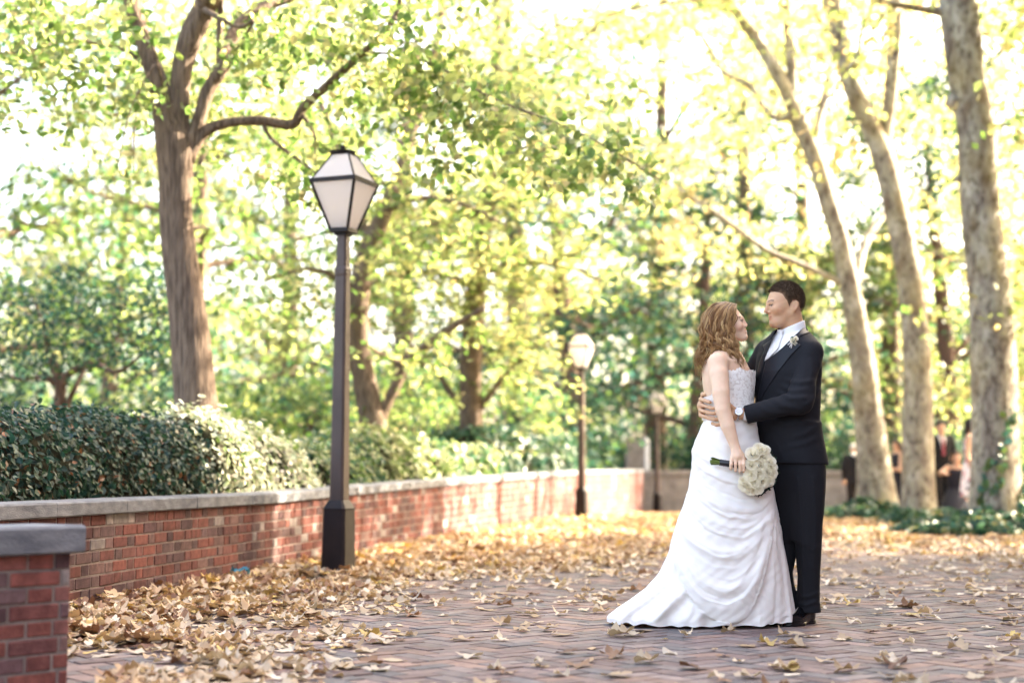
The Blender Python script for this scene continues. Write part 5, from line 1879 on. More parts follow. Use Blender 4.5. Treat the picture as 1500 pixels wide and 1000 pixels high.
    # patent shoes
    for (cx, cy, nm, ya) in ((1181, CY + .075, "shoe", 232), (1162, CY + .17, "shoe", 225)):
        a = math.radians(ya); f2 = np.array([math.cos(a), math.sin(a), 0]); l2 = np.array([-f2[1], f2[0], 0])
        o = np.array([G(cx, 900)[0], cy, 0])

        def shoe(p):
            q = p - o
            u, v, z = q @ f2, q @ l2, q[:, 2]
            L = np.stack([u, v, z], 1)
            d = ell(L, (.115, 0, .028), (.085, .047, .042))
            d = smin(d, ell(L, (.02, 0, .045), (.09, .040, .055)), .03)
            d = smin(d, ell(L, (-.055, 0, .045), (.045, .038, .06)), .03)
            sole = np.maximum(np.abs(z - .008) - .008, smin(ell(L * [1, 1, 0], (.105, 0, 0), (.10, .050, 1)), ell(L * [1, 1, 0], (-.05, 0, 0), (.055, .040, 1)), .06))
            d = np.maximum(d, .012 - z)
            d = smin(d, sole, .004)
            return d
        V, F = surface(shoe, o - [.24, .24, .01], o + [.24, .24, .13], .004)
        mesh(nm, V, F, MAT['shoe'], root, smooth=True)

    # cuff and watch at the near wrist
    ax = (wrL - cuL) / np.linalg.norm(wrL - cuL)
    d0 = G(1078, 607, -.170)
    mb = MB(); mb.tube([cuL + ax * -.01, cuL + ax * .016], [.036, .035], 24)
    mb.build("shirt_cuff", MAT['shirt'], root, smooth=False)
    wc = G(1081, 604, -.172) + [0, -.030, .004]
    wt = empty_child("wristwatch", root, wc)
    mb = MB(); R_ = frame_z(ax)
    k = np.linspace(0, 2 * math.pi, 25)[:-1]
    c = G(1081.5, 606, -.172)
    ring = [c + R_[:, 0] * .031 * math.cos(t) + R_[:, 1] * .031 * math.sin(t) for t in k]
    mb.tube(np.array(ring + ring[:1]), .006, 8)
    mb.build("strap", mat("steel", (.55, .55, .56), rough=.25, metal=1.0), wt, smooth=True)
    nz = np.array([-.15, -1, .25]); nz /= np.linalg.norm(nz)
    mb = MB(); mb.lathe([(.019, -.004), (.021, .0), (.020, .007), (.0175, .0075)], wc, 24, nz)
    mb.build("case", bpy.data.materials["steel"], wt)
    mb = MB(); mb.lathe([(.017, .0076), (.001, .0080)], wc, 24, nz)
    mb.build("dial", mat("watch_dial", (.78, .77, .74), rough=.25), wt)

    # boutonniere: a white rosebud with two stems
    bc = G(1153, 503, 0); 
    # sit it on the lapel surface
    ys = np.linspace(CY - .3, CY, 200)
    sd = jb(np.stack([np.full(200, bc[0]), ys, np.full(200, bc[2])], 1))
    bc[1] = ys[np.argmax(sd < .006)] - .012
    bt = empty_child("boutonniere", root, bc)
    for (dx, dz, s) in ((0, 0, .017), (.016, .012, .013), (.012, -.014, .011)):
        rose("bud", bc + [dx, -.006, dz], np.array([.2, -1, .3]), s, bt, 77 + int(dx * 1000))
    mb = MB()
    for (ex, ez) in ((-.018, -.034), (-.010, -.040), (-.028, -.022)):
        mb.tube([bc, bc + [ex * .6, -.004, ez * .6], bc + [ex, -.004, ez]], [.003, .003, .0028], 6)
    mb.build("stem", MAT['tie'], bt, smooth=True)
    r = np.random.default_rng(4)
    V, F, c = leaves(bc + r.normal(0, .008, (5, 3)) + [.004, .004, 0], .04, mixcol(5, r, [DGREEN], [1]), LEAF6, r, 0)
    mesh("leaf", V, F, MAT['hedge_leaf'], bt, col=c)


def empty_child(name, parent, loc):
    o = bpy.data.objects.new(name, None); COL.objects.link(o)
    o.parent = parent
    o.location = tuple(np.asarray(loc) - parent_world(parent))
    o.empty_display_size = .03
    return o


def petal_mat():
    m, N, L, b = new_mat("rose_petal")
    b.inputs["Base Color"].default_value = (.96, .91, .81, 1); b.inputs["Roughness"].default_value = .6; b.inputs["Specular IOR Level"].default_value = .2
    t = N.new("ShaderNodeBsdfTranslucent"); t.inputs[0].default_value = (1, .95, .78, 1)
    ms = N.new("ShaderNodeMixShader"); ms.inputs[0].default_value = .5
    L.new(b.outputs[0], ms.inputs[1]); L.new(t.outputs[0], ms.inputs[2])
    L.new(ms.outputs[0], N["Material Output"].inputs["Surface"])
    return m


MAT['rose'] = petal_mat()


def rose(name, c, axis, R, parent, seed):
    """a rose: a wound bud inside rings of cupped petals"""
    r = np.random.default_rng(seed)
    Fz = frame_z(axis)
    mb = MB()
    n = 6
    for ring, (k, rad, open_, hgt) in enumerate([(2, .17, .0, .80), (3, .36, .04, .84), (4, .58, .14, .80), (5, .82, .34, .70), (6, 1.0, .62, .50)]):
        for j in range(k):
            a0 = j * 2 * math.pi / k + ring * .7 + r.normal(0, .12)
            wdt = 2 * math.pi / k * .78
            V = []
            for u in np.linspace(0, 1, n):
                for v in np.linspace(-1, 1, n):
                    a = a0 + v * wdt * (.55 + .45 * math.sin(u * 2.2)) * .9
                    rr = rad * (.35 + .65 * u ** .7) * (1 - .10 * v * v * u) + open_ * .22 * u ** 3
                    z = hgt * (u ** (1 + open_)) * (1 - .16 * v * v) - open_ * .24 * u ** 4 - .35
                    V.append([rr * math.cos(a), rr * math.sin(a), z])
            V = np.array(V) * R * r.uniform(.95, 1.06) + r.normal(0, .012, (n * n, 3)) * R
            Q = grid_faces(n, n)
            mb.add(V @ Fz.T + c, Q)
    # heart
    mb.lathe([(.03, -.3), (.26, -.1), (.30, .25), (.22, .5), (.05, .58)], (0, 0, 0), 10) if False else None
    V, F = tube(np.array([c + Fz @ np.array([0, 0, z]) * R for z in (-.35, .0, .2, .3)]), np.array([.2, .22, .14, .03]) * R, 10)
    mb.add(V, F)
    return mb.build(name, MAT['rose'], parent, smooth=True)


# ------------------------------------------------------------------ bride
def bride():
    foot = G(1080, 905, .05)
    root = empty("person", (foot[0], foot[1], 0), "bride in strapless white gown with long wavy honey hair, holding white roses", "person")
    pit = math.radians(20.5)
    H = headframe(G(1065.5, 474, 0), (math.cos(pit), -.20, math.sin(pit)), (-math.sin(pit), 0, math.cos(pit)), .93)
    Zs = lambda ys: np.array([G(0, y)[2] for y in ys])
    Xs = lambda xs: np.array([G(x, 500)[0] for x in xs])
    tz = [508, 518, 530, 545, 560, 575, 605, 630]
    tl_, tr_ = [1048, 1036, 1030, 1027.5, 1028, 1030, 1035, 1030], [1078, 1086, 1092, 1099, 1103, 1102, 1101, 1104]
    cxs = [(a + b) / 2 for a, b in zip(tl_, tr_)]
    axs = np.array([(b - a) / 2 for a, b in zip(tl_, tr_)]) * CS
    bys = np.array([.06, .125, .155, .150, .142, .132, .125, .15])
    torso = lambda p, o=0.0: loft(p, Zs(tz), Xs(cxs), CY, axs + o, bys + o, 0, 2.2)
    sh = G(1051, 530, -.162); el = G(1059, 600, -.245); wr = G(1077, 655, -.262)
    shf = G(1056, 526, .16); elf = G(1085, 585, .22); wrf = G(1120, 560, .26)

    def hand(p):
        d = cap(p, wr, G(1080, 668, -.272), .021, .027)
        for (a, b) in (((1073, 671), (1076, 662)), ((1088, 672), (1083, 662))):
            d = smin(d, cap(p, G(*a, -.272), G(*b, -.270), .013, .014), .015)
        f = 1e9 + 0 * p[:, 0]
        for x0, x1, y1 in ((1071.5, 1070.5, 685), (1077.5, 1077.5, 687.5), (1083.5, 1084, 689.5), (1089, 1089.5, 689)):
            f = np.minimum(f, finger(p, [G(x0, 672, -.277), G((x0 + x1) / 2, 679.5, -.290), G(x1, y1, -.284), G(x1, y1 + 2, -.268)], .0098, .0076))
        th = finger(p, [G(1086, 664, -.262), G(1094, 670, -.25), G(1097, 677, -.243)], .0105, .008)
        return smin(smin(d, f, .007), th, .01)

    def body(p):
        d = head_sdf(tolocal(p, H), True, .9)
        d = smin(d, cap(p, G(1058, 512, 0), G(1060, 488, 0), .052, .046), .03)
        d = smin(d, cap(p, G(1060, 490, 0), G(1072, 486, 0), .042, .025), .02)
        d = smin(d, torso(p, -.002), .02)
        d = smin(d, chain(p, [G(1056, 517, -.06), sh], [.030, .044]), .04)
        d = smin(d, chain(p, [G(1056, 514, .06), shf], [.035, .050]), .04)
        d = smin(d, chain(p, [sh, G(1053.5, 548, -.19), G(1056, 575, -.225), el], [.047, .0495, .0455, .0395], .006), .02)
        d = smin(d, chain(p, [el, G(1066.5, 624, -.255), wr], [.0395, .037, .0245], .006), .006)
        d = smin(d, chain(p, [shf, elf, wrf], [.046, .038, .026]), .03)
        d = smin(d, hand(p), .012)
        # the far hand rests on the groom's shoulder
        d = smin(d, cap(p, wrf, G(1130, 548, .25), .024, .022), .01)
        for i in range(4):
            d = smin(d, finger(p, [G(1129 + i, 550 - 4 * i, .25 - .004 * i), G(1137 + i, 546 - 4 * i, .235), G(1143, 545 - 4 * i, .215)], .009, .007), .005)
        for (x, dy) in ((1062, .09), (1080, -.06)):
            d = smin(d, chain(p, [G(x, 640, dy), G(x + 4, 780, dy), G(x + 2, 900, dy)], [.085, .06, .04]), .05)
        return d
    V, F = surface(body, G(1005, 915, 0) * [1, 0, 1] + [0, CY - .34, 0], G(1160, 435, 0) * [1, 0, 1] + [0, CY + .33, 0.02], .0045)
    V = smooth_mesh(V, F, 1, .35)
    q = tolocal(V, H)
    col = np.tile(SKIN_W, (len(V), 1))
    hd = (q[:, 2] > -.16) & (np.abs(q[:, 1]) < .1)
    col[hd] = head_col(q[hd], SKIN_W, True)
    mesh("body", V, F, MAT['skin'], root, col=col, smooth=True)

    gown(root)
    long_hair(root, H)
    return root


def gown(root):
    """one lofted sheet from the neckline to the train, traced silhouette, folds pushed out of the surface"""
    ys = np.array([545, 560, 575, 590, 605, 615, 625, 645, 660, 675, 700, 720, 750, 780, 810, 840, 865, 885, 898, 908, 913])
    L = np.array([1026.5, 1027, 1029, 1032, 1034.5, 1034, 1029, 1021, 1016, 1017, 1013, 1009, 998, 988, 979, 964, 944, 920, 902, 891, 888])
    R = np.array([1106, 1105, 1103.5, 1102, 1102.5, 1104, 1105.5, 1108, 1112, 1116, 1124, 1130, 1137, 1142, 1147, 1151.5, 1155, 1158, 1160, 1161, 1161])
    B = np.array([.160, .152, .142, .136, .134, .140, .152, .172, .182, .190, .200, .208, .218, .226, .232, .238, .242, .246, .250, .252, .253])
    z_of = lambda y: at(750, y, CY)[2]
    zz = np.array([z_of(y) for y in ys]); zz = zz - 0
    nr, nt = 300, 360
    th = np.arange(nt) * 2 * math.pi / nt
    t = np.linspace(0, 1, nr)
    t = np.where(t < .3, t, t)
    # the neckline is high in front and dips at the back
    fr = np.cos(th)                                              # +1 towards the groom
    ytop = np.interp(fr, [-1, -.75, -.45, -.1, .15, 1], [582, 580, 566, 548, 543.5, 545.5])
    ytop = ytop + 1.2 * np.sin(th * 14) * (fr > -.3)
    yb = 921.0
    Yp = ytop[None] + (yb - ytop)[None] * t[:, None]
    I = lambda a: np.interp(Yp, ys, a)
    l, r_, b = I(L), I(R), I(B)
    k = 2.15
    ca, sa = np.cos(th)[None], np.sin(th)[None]
    nrm = (np.abs(ca) ** k + np.abs(sa) ** k) ** (-1 / k)
    cx, ax = (l + r_) / 2, (r_ - l) / 2
    # the train's mass sits to the back: shift the widest section with height
    X = (cx + ax * ca * nrm - 750) * CS
    yc = CY + .0 + .03 * np.clip((Yp - 700) / 200, 0, 1)
    Yw = yc - b * sa * nrm                                       # sin>0 faces the camera
    Zw = np.interp(Yp.ravel(), np.arange(540, 930), [z_of(y) for y in range(540, 930)]).reshape(Yp.shape)
    z0 = z_of(921)
    Zw = np.where(Zw < .25, .012 + (Zw - z0) * (.25 - .012) / (.25 - z0), Zw)
    N = np.stack([ca * nrm / ax / CS + 0 * Yp, -sa * nrm / b, 0 * Yp], -1)
    N /= np.linalg.norm(N, axis=-1)[..., None]
    q = np.stack([750 + X / CS, Yp], -1).reshape(-1, 2)
    sa_f = np.broadcast_to(sa, Yp.shape).ravel()
    thf = np.broadcast_to(th[None], Yp.shape).ravel()
    f = np.zeros(len(q))
    amp_face = np.clip(np.abs(sa_f) * 1.6, .15, 1)

    def ridge(P, a, w_, soft=1.0, taper=True):
        nonlocal f
        P = catmull(np.array([[*p, 0] for p in P], float), 6)[:, :2]
        dd, tt, sg = line2(q, P)
        e = np.sin(np.clip(tt, .03, .97) * math.pi) ** .4 if taper else 1
        s = dd * sg
        prof = np.where(s > 0, np.exp(-(s / (w_ * 1.7)) ** 2), np.exp(-(s / (w_ * .8)) ** 2))
        f += a * prof * e
    # pulled-up swags of the overskirt
    sw = [([(1019, 655), (1040, 672), (1075, 684), (1108, 676)], .007, 5), ([(1016, 668), (1034, 692), (1068, 708), (1104, 712), (1122, 700)], .010, 6),
          ([(1012, 690), (1030, 722), (1062, 742), (1098, 742), (1122, 722)], .012, 7), ([(1008, 716), (1020, 745), (1048, 768), (1084, 770), (1116, 744)], .010, 6),
          ([(997, 748), (1006, 778), (1036, 802), (1076, 800), (1118, 752)], .014, 7), ([(990, 772), (1000, 815), (1026, 850), (1062, 858), (1094, 826), (1114, 762)], .016, 8),
          ([(986, 785), (994, 830), (1016, 872), (1050, 888), (1084, 862), (1106, 800), (1116, 762)], .013, 7), ([(1020, 728), (1045, 742), (1060, 770)], .007, 5),
          ([(1030, 640), (1020, 662), (1028, 690)], .006, 5), ([(1040, 690), (1070, 700), (1100, 695)], .006, 5), ([(1100, 760), (1092, 800), (1070, 845), (1045, 870)], .008, 5),
          ([(1034, 620), (1060, 630), (1100, 628)], .003, 5), ([(1028, 640), (1060, 652), (1104, 650)], .004, 5)]
    for P, a, w_ in sw: ridge(P, a * .95, w_)
    rg = np.random.default_rng(12)
    main = [catmull(np.array([[*p, 0] for p in P_], float), 8)[:, :2] for P_, _, _ in sw[:7]]
    main = [np.stack([np.interp(np.linspace(0, 1, 9), np.linspace(0, 1, len(m_)), m_[:, c]) for c in (0, 1)], 1) for m_ in main]
    for _ in range(46):
        k_ = rg.integers(0, 6); tt_ = rg.random()
        P_ = main[k_] * (1 - tt_) + main[k_ + 1] * tt_
        a_, b_ = sorted(rg.uniform(0, 1, 2))
        if b_ - a_ < .3: a_, b_ = max(0, a_ - .2), min(1, b_ + .2)
        P_ = np.stack([np.interp(np.linspace(a_, b_, 7), np.linspace(0, 1, 9), P_[:, c]) for c in (0, 1)], 1) + rg.normal(0, .8, (7, 2))
        ridge([tuple(p) for p in P_], rg.uniform(.002, .0055) * rg.choice([1, 1, -.7]), rg.uniform(1.5, 2.8))
    # overskirt edge: a step where the swag ends over the under-layer
    over = [(985, 560), (985, 785), (990, 840), (1008, 885), (1035, 910), (1060, 917), (1082, 902), (1098, 862), (1110, 810), (1119, 765), (1124, 735), (1140, 640), (1140, 560)]
    d = poly2(q, catmull(np.array([[*p, 0] for p in over + over[:1]], float), 4)[:-1, :2])
    f += .020 / (1 + np.exp(np.clip(d / 3.2, -30, 30)))
    # gathers at the bustle point and pleats below it
    dxp, dyp = q[:, 0] - 1121, q[:, 1] - 742
    ang = np.arctan2(dxp, np.maximum(dyp, 1)); rad = np.hypot(dxp, dyp)
    g = np.clip((rad - 6) / 40, 0, 1) * np.exp(-np.clip(rad - 120, 0, 200) / 80) * (d > -2) * (q[:, 0] > 1060) * (dyp > 0)
    f += .008 * np.sin(ang * 26 + .6) * g
    # train flutes towards the hem
    low = np.clip((q[:, 1] - 800) / 110, 0, 1) * (d > 0)
    f += low * (.016 * np.sin(thf * 15 + .9 * np.sin(thf * 4)) + .008 * np.sin(thf * 27 + 1)) * np.where(q[:, 0] > 1100, .7, 1)
    ridge([(984, 800), (955, 850), (915, 895)], .012, 6); ridge([(990, 845), (975, 880), (950, 915)], .012, 6); ridge([(1004, 880), (1000, 900), (990, 918)], .010, 5)
    ridge([(1126, 770), (1134, 830), (1140, 905)], .010, 4, taper=False); ridge([(1118, 790), (1120, 850), (1118, 915)], .009, 4, taper=False)
    # soft crinkle of the cloth
    f += .0016 * np.sin(q[:, 0] * .35 + 2 * np.sin(q[:, 1] * .09)) * np.sin(q[:, 1] * .27 + thf) * (q[:, 1] > 620)
    # lace relief on the bodice
    bo = np.clip((612 - q[:, 1]) / 6, 0, 1)
    f = f * (1 - bo) + bo * (.0030 + .0011 * np.sin(q[:, 0] * 1.1 + 2 * np.sin(q[:, 1] * .5)) * np.sin(q[:, 1] * 1.25 + np.sin(q[:, 0] * .6)))
    edge = np.abs(q[:, 1] - 610) < 1.5
    f += .003 * edge
    V = np.stack([X, Yw, Zw], -1).reshape(-1, 3) + N.reshape(-1, 3) * (f * np.where(q[:, 1] < 615, 1, amp_face))[:, None]
    hem = np.clip((q[:, 1] - 905) / 16, 0, 1)
    V[:, 2] = np.maximum(V[:, 2] + hem * .005 * (1.4 + np.sin(thf * 13 + 3 * np.sin(thf * 5)) + .6 * np.sin(thf * 29 + 2 * np.sin(thf * 7))), .006)
    Vi = V - N.reshape(-1, 3) * .004
    Fo = grid_faces(nr, nt, True)
    n = nr * nt
    i = np.arange(nt); j = (i + 1) % nt
    rim = np.stack([i, i + n, j + n, j], 1)
    rb = np.stack([(nr - 1) * nt + i, (nr - 1) * nt + j, (nr - 1) * nt + j + n, (nr - 1) * nt + i + n], 1)
    dr = mesh("gown", np.vstack([V, Vi]), [np.vstack([Fo[:, ::-1], Fo + n, rim, rb])], MAT['satin'], root, smooth=True)
    # lace flowers sewn on the bodice
    r = np.random.default_rng(8)
    mb = MB()
    Vg = V.reshape(nr, nt, 3); Ng = N
    for _ in range(2800):
        a, b_ = r.integers(0, int(nr * .165)), r.integers(0, nt)
        if fr[b_] < -.55: continue
        if Yp[a, b_] > 606: continue
        P, nn = Vg[a, b_], Ng[a, b_]
        Fz = frame_z(nn)
        s = r.uniform(.0045, .0085); ph = r.uniform(0, 6.28)
        for k_ in range(5):
            an = ph + k_ * 1.2566
            dcx = np.array([math.cos(an), math.sin(an)]); pr = np.array([-dcx[1], dcx[0]])
            W = [[0, 0, .0005], [*(dcx * .6 + pr * .6) * s, .0012], [*(dcx * 1.0) * s, .0018], [*(dcx * .6 - pr * .6) * s, .0012]]
            mb.add(np.array(W) @ Fz.T + P, np.array([[0, 1, 2, 3]]))
    mb.build("lace_flowers", MAT['lace'], dr, smooth=False)


def long_hair(root, H):
    r = np.random.default_rng(17)

    # dark underlayer that fills the mass
    def under(p):
        q = tolocal(p, H)
        d = ell(q, (-.020, 0, .024), (.100, .086, .098))
        d = smax(d, poly2(q[:, [0, 2]], [(.080, .095), (.050, .040), (.030, .000), (.018, -.06), (.01, -.13), (-.2, -.2), (-.2, .2), (.12, .2)]), .012)
        s = loft(p, [G(0, y)[2] for y in (470, 490, 505, 525, 545, 556)], [G(x, 500)[0] for x in (1052, 1052, 1049, 1040, 1032, 1028)], CY + np.array([0, 0, 0, .02, .05, .06]), np.array([.070, .066, .056, .036, .014, .005]), np.array([.09, .098, .10, .09, .05, .02]))
        d = smin(d, s, .02)
        fr = chain(p, [G(1058, 496, -.09), G(1066, 512, -.11), G(1076, 525, -.125), G(1086, 537, -.135)], [.024, .018, .010, .004], .02)
        return smin(d, fr, .015)
    V, F = surface(under, G(1005, 565, 0) * [1, 0, 1] + [0, CY - .2, 0], G(1105, 432, 0) * [1, 0, 1] + [0, CY + .2, 0], .005)
    ho = mesh("hair", V, F, MAT['hair_blond'], root, col=np.tile([.085, .042, .018], (len(V), 1)), smooth=True)
    # locks
    front = np.array([(1079, 446), (1077, 456), (1075.5, 470), (1074, 486), (1078, 504), (1082, 520), (1092, 542)], float)
    mid = np.array([(1070, 443.5), (1061, 455), (1056, 472), (1058, 490), (1065, 505), (1074, 520), (1088, 538)], float)
    mid2 = np.array([(1064, 442.5), (1050, 450), (1041, 466), (1039, 486), (1045, 501), (1060, 514), (1080, 531)], float)
    mid3 = np.array([(1063, 442.2), (1046, 449), (1034, 467), (1034, 488), (1033, 508), (1030, 524), (1033, 542)], float)
    back = np.array([(1061, 442), (1043, 448), (1030, 466), (1028, 486), (1027, 505), (1020, 526), (1025, 558)], float)
    dyn = np.array([-.02, -.078, -.102, -.108, -.118, -.130, -.140])
    keys = [0, .33, .60, .74, 1]
    cols = np.array([[.27, .140, .056], [.20, .096, .038], [.34, .19, .080], [.13, .060, .025], [.41, .255, .115]])
    clump = r.uniform(0, 6.28, (60, 3)); ccol = r.choice(5, 60, p=[.30, .24, .24, .12, .10])
    mb = MB()

    def lock(s, lay, side, rad, amp, jit):
        P = np.zeros((7, 2))
        for c in range(2):
            P[:, c] = [np.interp(s, keys, [front[i, c], mid[i, c], mid2[i, c], mid3[i, c], back[i, c]]) for i in range(7)]
        dy = dyn * np.interp(s, [0, .2, .6, .85, 1], [.80, 1.0, 1.0, .75, .28]) * lay
        if s > .67: dy[4:] = dy[4:] * np.interp(s, [.67, 1], [.62, .25])
        if side > 0:
            dy = -dy * .95
            P[5:, 0] += (1050 - P[5:, 0]) * .2
        ctr = np.array([1060, 474.])
        P[1:4] = ctr + (P[1:4] - ctr) * (1 - .10 * (1 - lay))
        P += r.normal(0, jit, P.shape) * np.linspace(.15, 1.6, 7)[:, None]
        pts = np.array([G(x, y, d_) for (x, y), d_ in zip(P, dy)])
        pts = catmull(pts, 7)
        u = np.linspace(0, 1, len(pts))
        ci = (int(s * 19) + (20 if lay < .98 else 0) + (40 if side > 0 else 0)) % 60; ph = clump[ci, 0] + r.normal(0, .25); ph2 = clump[ci, 1] + r.normal(0, .25)
        env = np.clip(u * 1.7 - .22, 0, 1)
        w1 = amp * env * np.sin(u * 31 + ph); w2 = amp * .9 * env * np.cos(u * 31 + ph2)
        pts[:, 0] += w1; pts[:, 1] += w2; pts[:, 2] += .3 * amp * env * np.sin(u * 31 + ph + 1.2)
        Lc = 1.0 - r.random() * .18
        kk = int(len(pts) * Lc)
        pts, u = pts[:kk], u[:kk] / Lc
        rr = rad * np.clip(np.minimum(.55 + u * 3, (1.03 - u) * 2.6), .08, 1)
        c = cols[ccol[ci] if r.random() < .72 else r.choice(5, p=[.34, .26, .2, .12, .08])] * r.uniform(.85, 1.15)
        # crown darker at the parting, ends lighter
        V, F = tube(pts, rr, 6, True, 1)
        cc = np.repeat((c[None] * np.interp(u, [0, .15, .5, 1], [.62, .85, 1.0, 1.12])[:, None]), 6, 0)
        mb.add(V, F, cc)
    for i in range(640): lock(min(max(r.random(), 0), 1), r.uniform(.92, 1.06), -1, r.uniform(.0012, .0031), r.uniform(.009, .0135), .8)
    for i in range(90): lock(r.random(), r.uniform(.7, .95), -1, r.uniform(.003, .006), r.uniform(.004, .008), 1.6)
    for i in range(70): lock(r.random(), r.uniform(.85, 1.05), 1, r.uniform(.004, .007), r.uniform(.004, .008), 1.5)
    for i in range(90): lock(r.choice([0, .05, .1, .95, 1.0, .9]) + r.normal(0, .03), r.uniform(.95, 1.1), -1, r.uniform(.0012, .0024), r.uniform(.005, .011), 2.6)
    mb.build("locks", MAT['hair_blond'], ho, smooth=True, colour=True)


# ------------------------------------------------------------------ bouquet held at the bride's hip
def bouquet():
    a, b = G(1043, 675, -.262), G(1093, 683, -.255)
    ax = (b - a) / np.linalg.norm(b - a)
    root = empty("bouquet", G(1098, 684, -.25), "round bouquet of cream white roses with black ribbon handle in the bride's hand", "bouquet")
    r = np.random.default_rng(23)
    mb = MB()
    for i in range(22):
        o = r.normal(0, .0062, 3); o -= ax * (o @ ax)
        mb.tube([a + o * 1.6 - ax * r.uniform(0, .012), a + ax * .04 + o], [.0036, .0036], 6, np.array([.10, .14, .03]) * r.uniform(.6, 1.6))
    mb.build("stems", mat("green_stem", attr=True, rough=.5), root, colour=True)
    mb = MB()
    mb.tube([a + ax * .038, a + ax * .04, a + ax * .09, b], [.0135, .0165, .0165, .018], 18)
    for k in range(5):
        mb.tube([a + ax * (.05 + .02 * k) + [0, 0, .0166], a + ax * (.056 + .02 * k) + [0, -.0166, 0], a + ax * (.062 + .02 * k) - [0, 0, .0166]], .002, 5)
    mb.build("ribbon_handle", mat("black_satin_ribbon", (.010, .010, .014), rough=.28, spec=.5), root, smooth=True)
    c = G(1108, 688, -.245)
    spots = [(1113, 657, .2, .045), (1103, 664, -.1, .047), (1120, 668, .3, .040), (1101, 679, -.5, .040), (1116, 680, -.1, .043), (1129, 674, .5, .036), (1099, 694, -.6, .042), (1112, 694, -.4, .041),
             (1126, 690, .2, .040), (1132, 700 - 16, .6, .034), (1104, 707, -.5, .043), (1118, 706, -.2, .042), (1091, 712, -.7, .042), (1100, 719, -.6, .038), (1127, 705, .3, .036), (1110, 717, -.3, .036), (1132, 694, .6, .034), (1088, 704, -.3, .030), (1121, 657, .5, .034)]
    for i, (x, y, k, s) in enumerate(spots):
        d = np.array([(x - 1108) * .018, 0, -(y - 688) * .016])
        d[1] = -math.sqrt(max(.12, 1 - min(.9, d[0] ** 2 + d[2] ** 2)))
        p = G(x, y, -.235 + d[1] * .055)
        rose("rose", p, d + r.normal(0, .12, 3) + np.array([-.12, 0, .1]), s * .79, root, 500 + i)
    # leaves tucked between and behind the roses
    P = np.array([G(1108 + 27 * math.cos(t), 688 + 33 * math.sin(t), -.225 + r.normal(0, .012)) for t in r.uniform(-1.0, 1.9, 34)] + [G(r.uniform(1098, 1130), r.uniform(660, 715), -.262) for _ in range(34)])
    V, F, cc = leaves(P, .05, mixcol(len(P), r, [DGREEN * .5, np.array([.015, .022, .014])], [.5, .5]), LEAF6, r, .1)
    mesh("leaf", V, F, MAT['hedge_leaf'], root, col=cc)
    mb = MB()
    V, F = None, None
    mb.lathe([(.01, -.05), (.055, -.03), (.072, .0), (.06, .035), (.01, .05)], c + [0, .03, 0], 16, (1, 0, -.3))
    mb.build("foliage_collar", mat("dark_foliage", (.02, .03, .015), rough=.7), root, smooth=True)
    mb = MB()
    for (ex, ey) in ((1105, 727), (1110, 729), (1117, 722), (1113, 726)):
        mb.tube([G(1120, 708, -.262), G((1120 + ex) / 2 + 2, 718, -.268), G(ex, ey, -.262)], [.004, .0035, .001], 5)
    mb.build("dark_sprig", mat("dark_sprig", (.008, .009, .008), rough=.6), root)


groom()
bride()
bouquet()


# ------------------------------------------------------------------ wedding guests under the plane trees
MAT['dark_dress'] = mat("dark_dress", (.016, .015, .024), rough=.7, spec=.2)
MAT['red_tie'] = mat("red_tie", (.22, .03, .06), rough=.5)
MAT['guest_skin'] = mat("guest_skin", (.52, .32, .23), rough=.55, spec=.3, sss=.1)


def floral_mat():
    m, N, L, b = new_mat("floral_print")
    tc = N.new("ShaderNodeTexCoord")
    v = N.new("ShaderNodeTexVoronoi"); v.inputs["Scale"].default_value = 17
    L.new(tc.outputs["Object"], v.inputs["Vector"])
    r_ = N.new("ShaderNodeValToRGB"); cr = r_.color_ramp; cr.interpolation = 'CONSTANT'
    cr.elements[0].color = (.70, .64, .64, 1); cr.elements[1].position = .42; cr.elements[1].color = (.45, .10, .14, 1)
    e = cr.elements.new(.58); e.color = (.10, .09, .12, 1)
    e = cr.elements.new(.70); e.color = (.72, .62, .60, 1)
    sp = N.new("ShaderNodeSeparateColor")
    L.new(v.outputs["Color"], sp.inputs[0]); L.new(sp.outputs[0], r_.inputs[0]); L.new(r_.outputs[0], b.inputs["Base Color"])
    b.inputs["Roughness"].default_value = .8
    return m


MAT['floral'] = floral_mat()


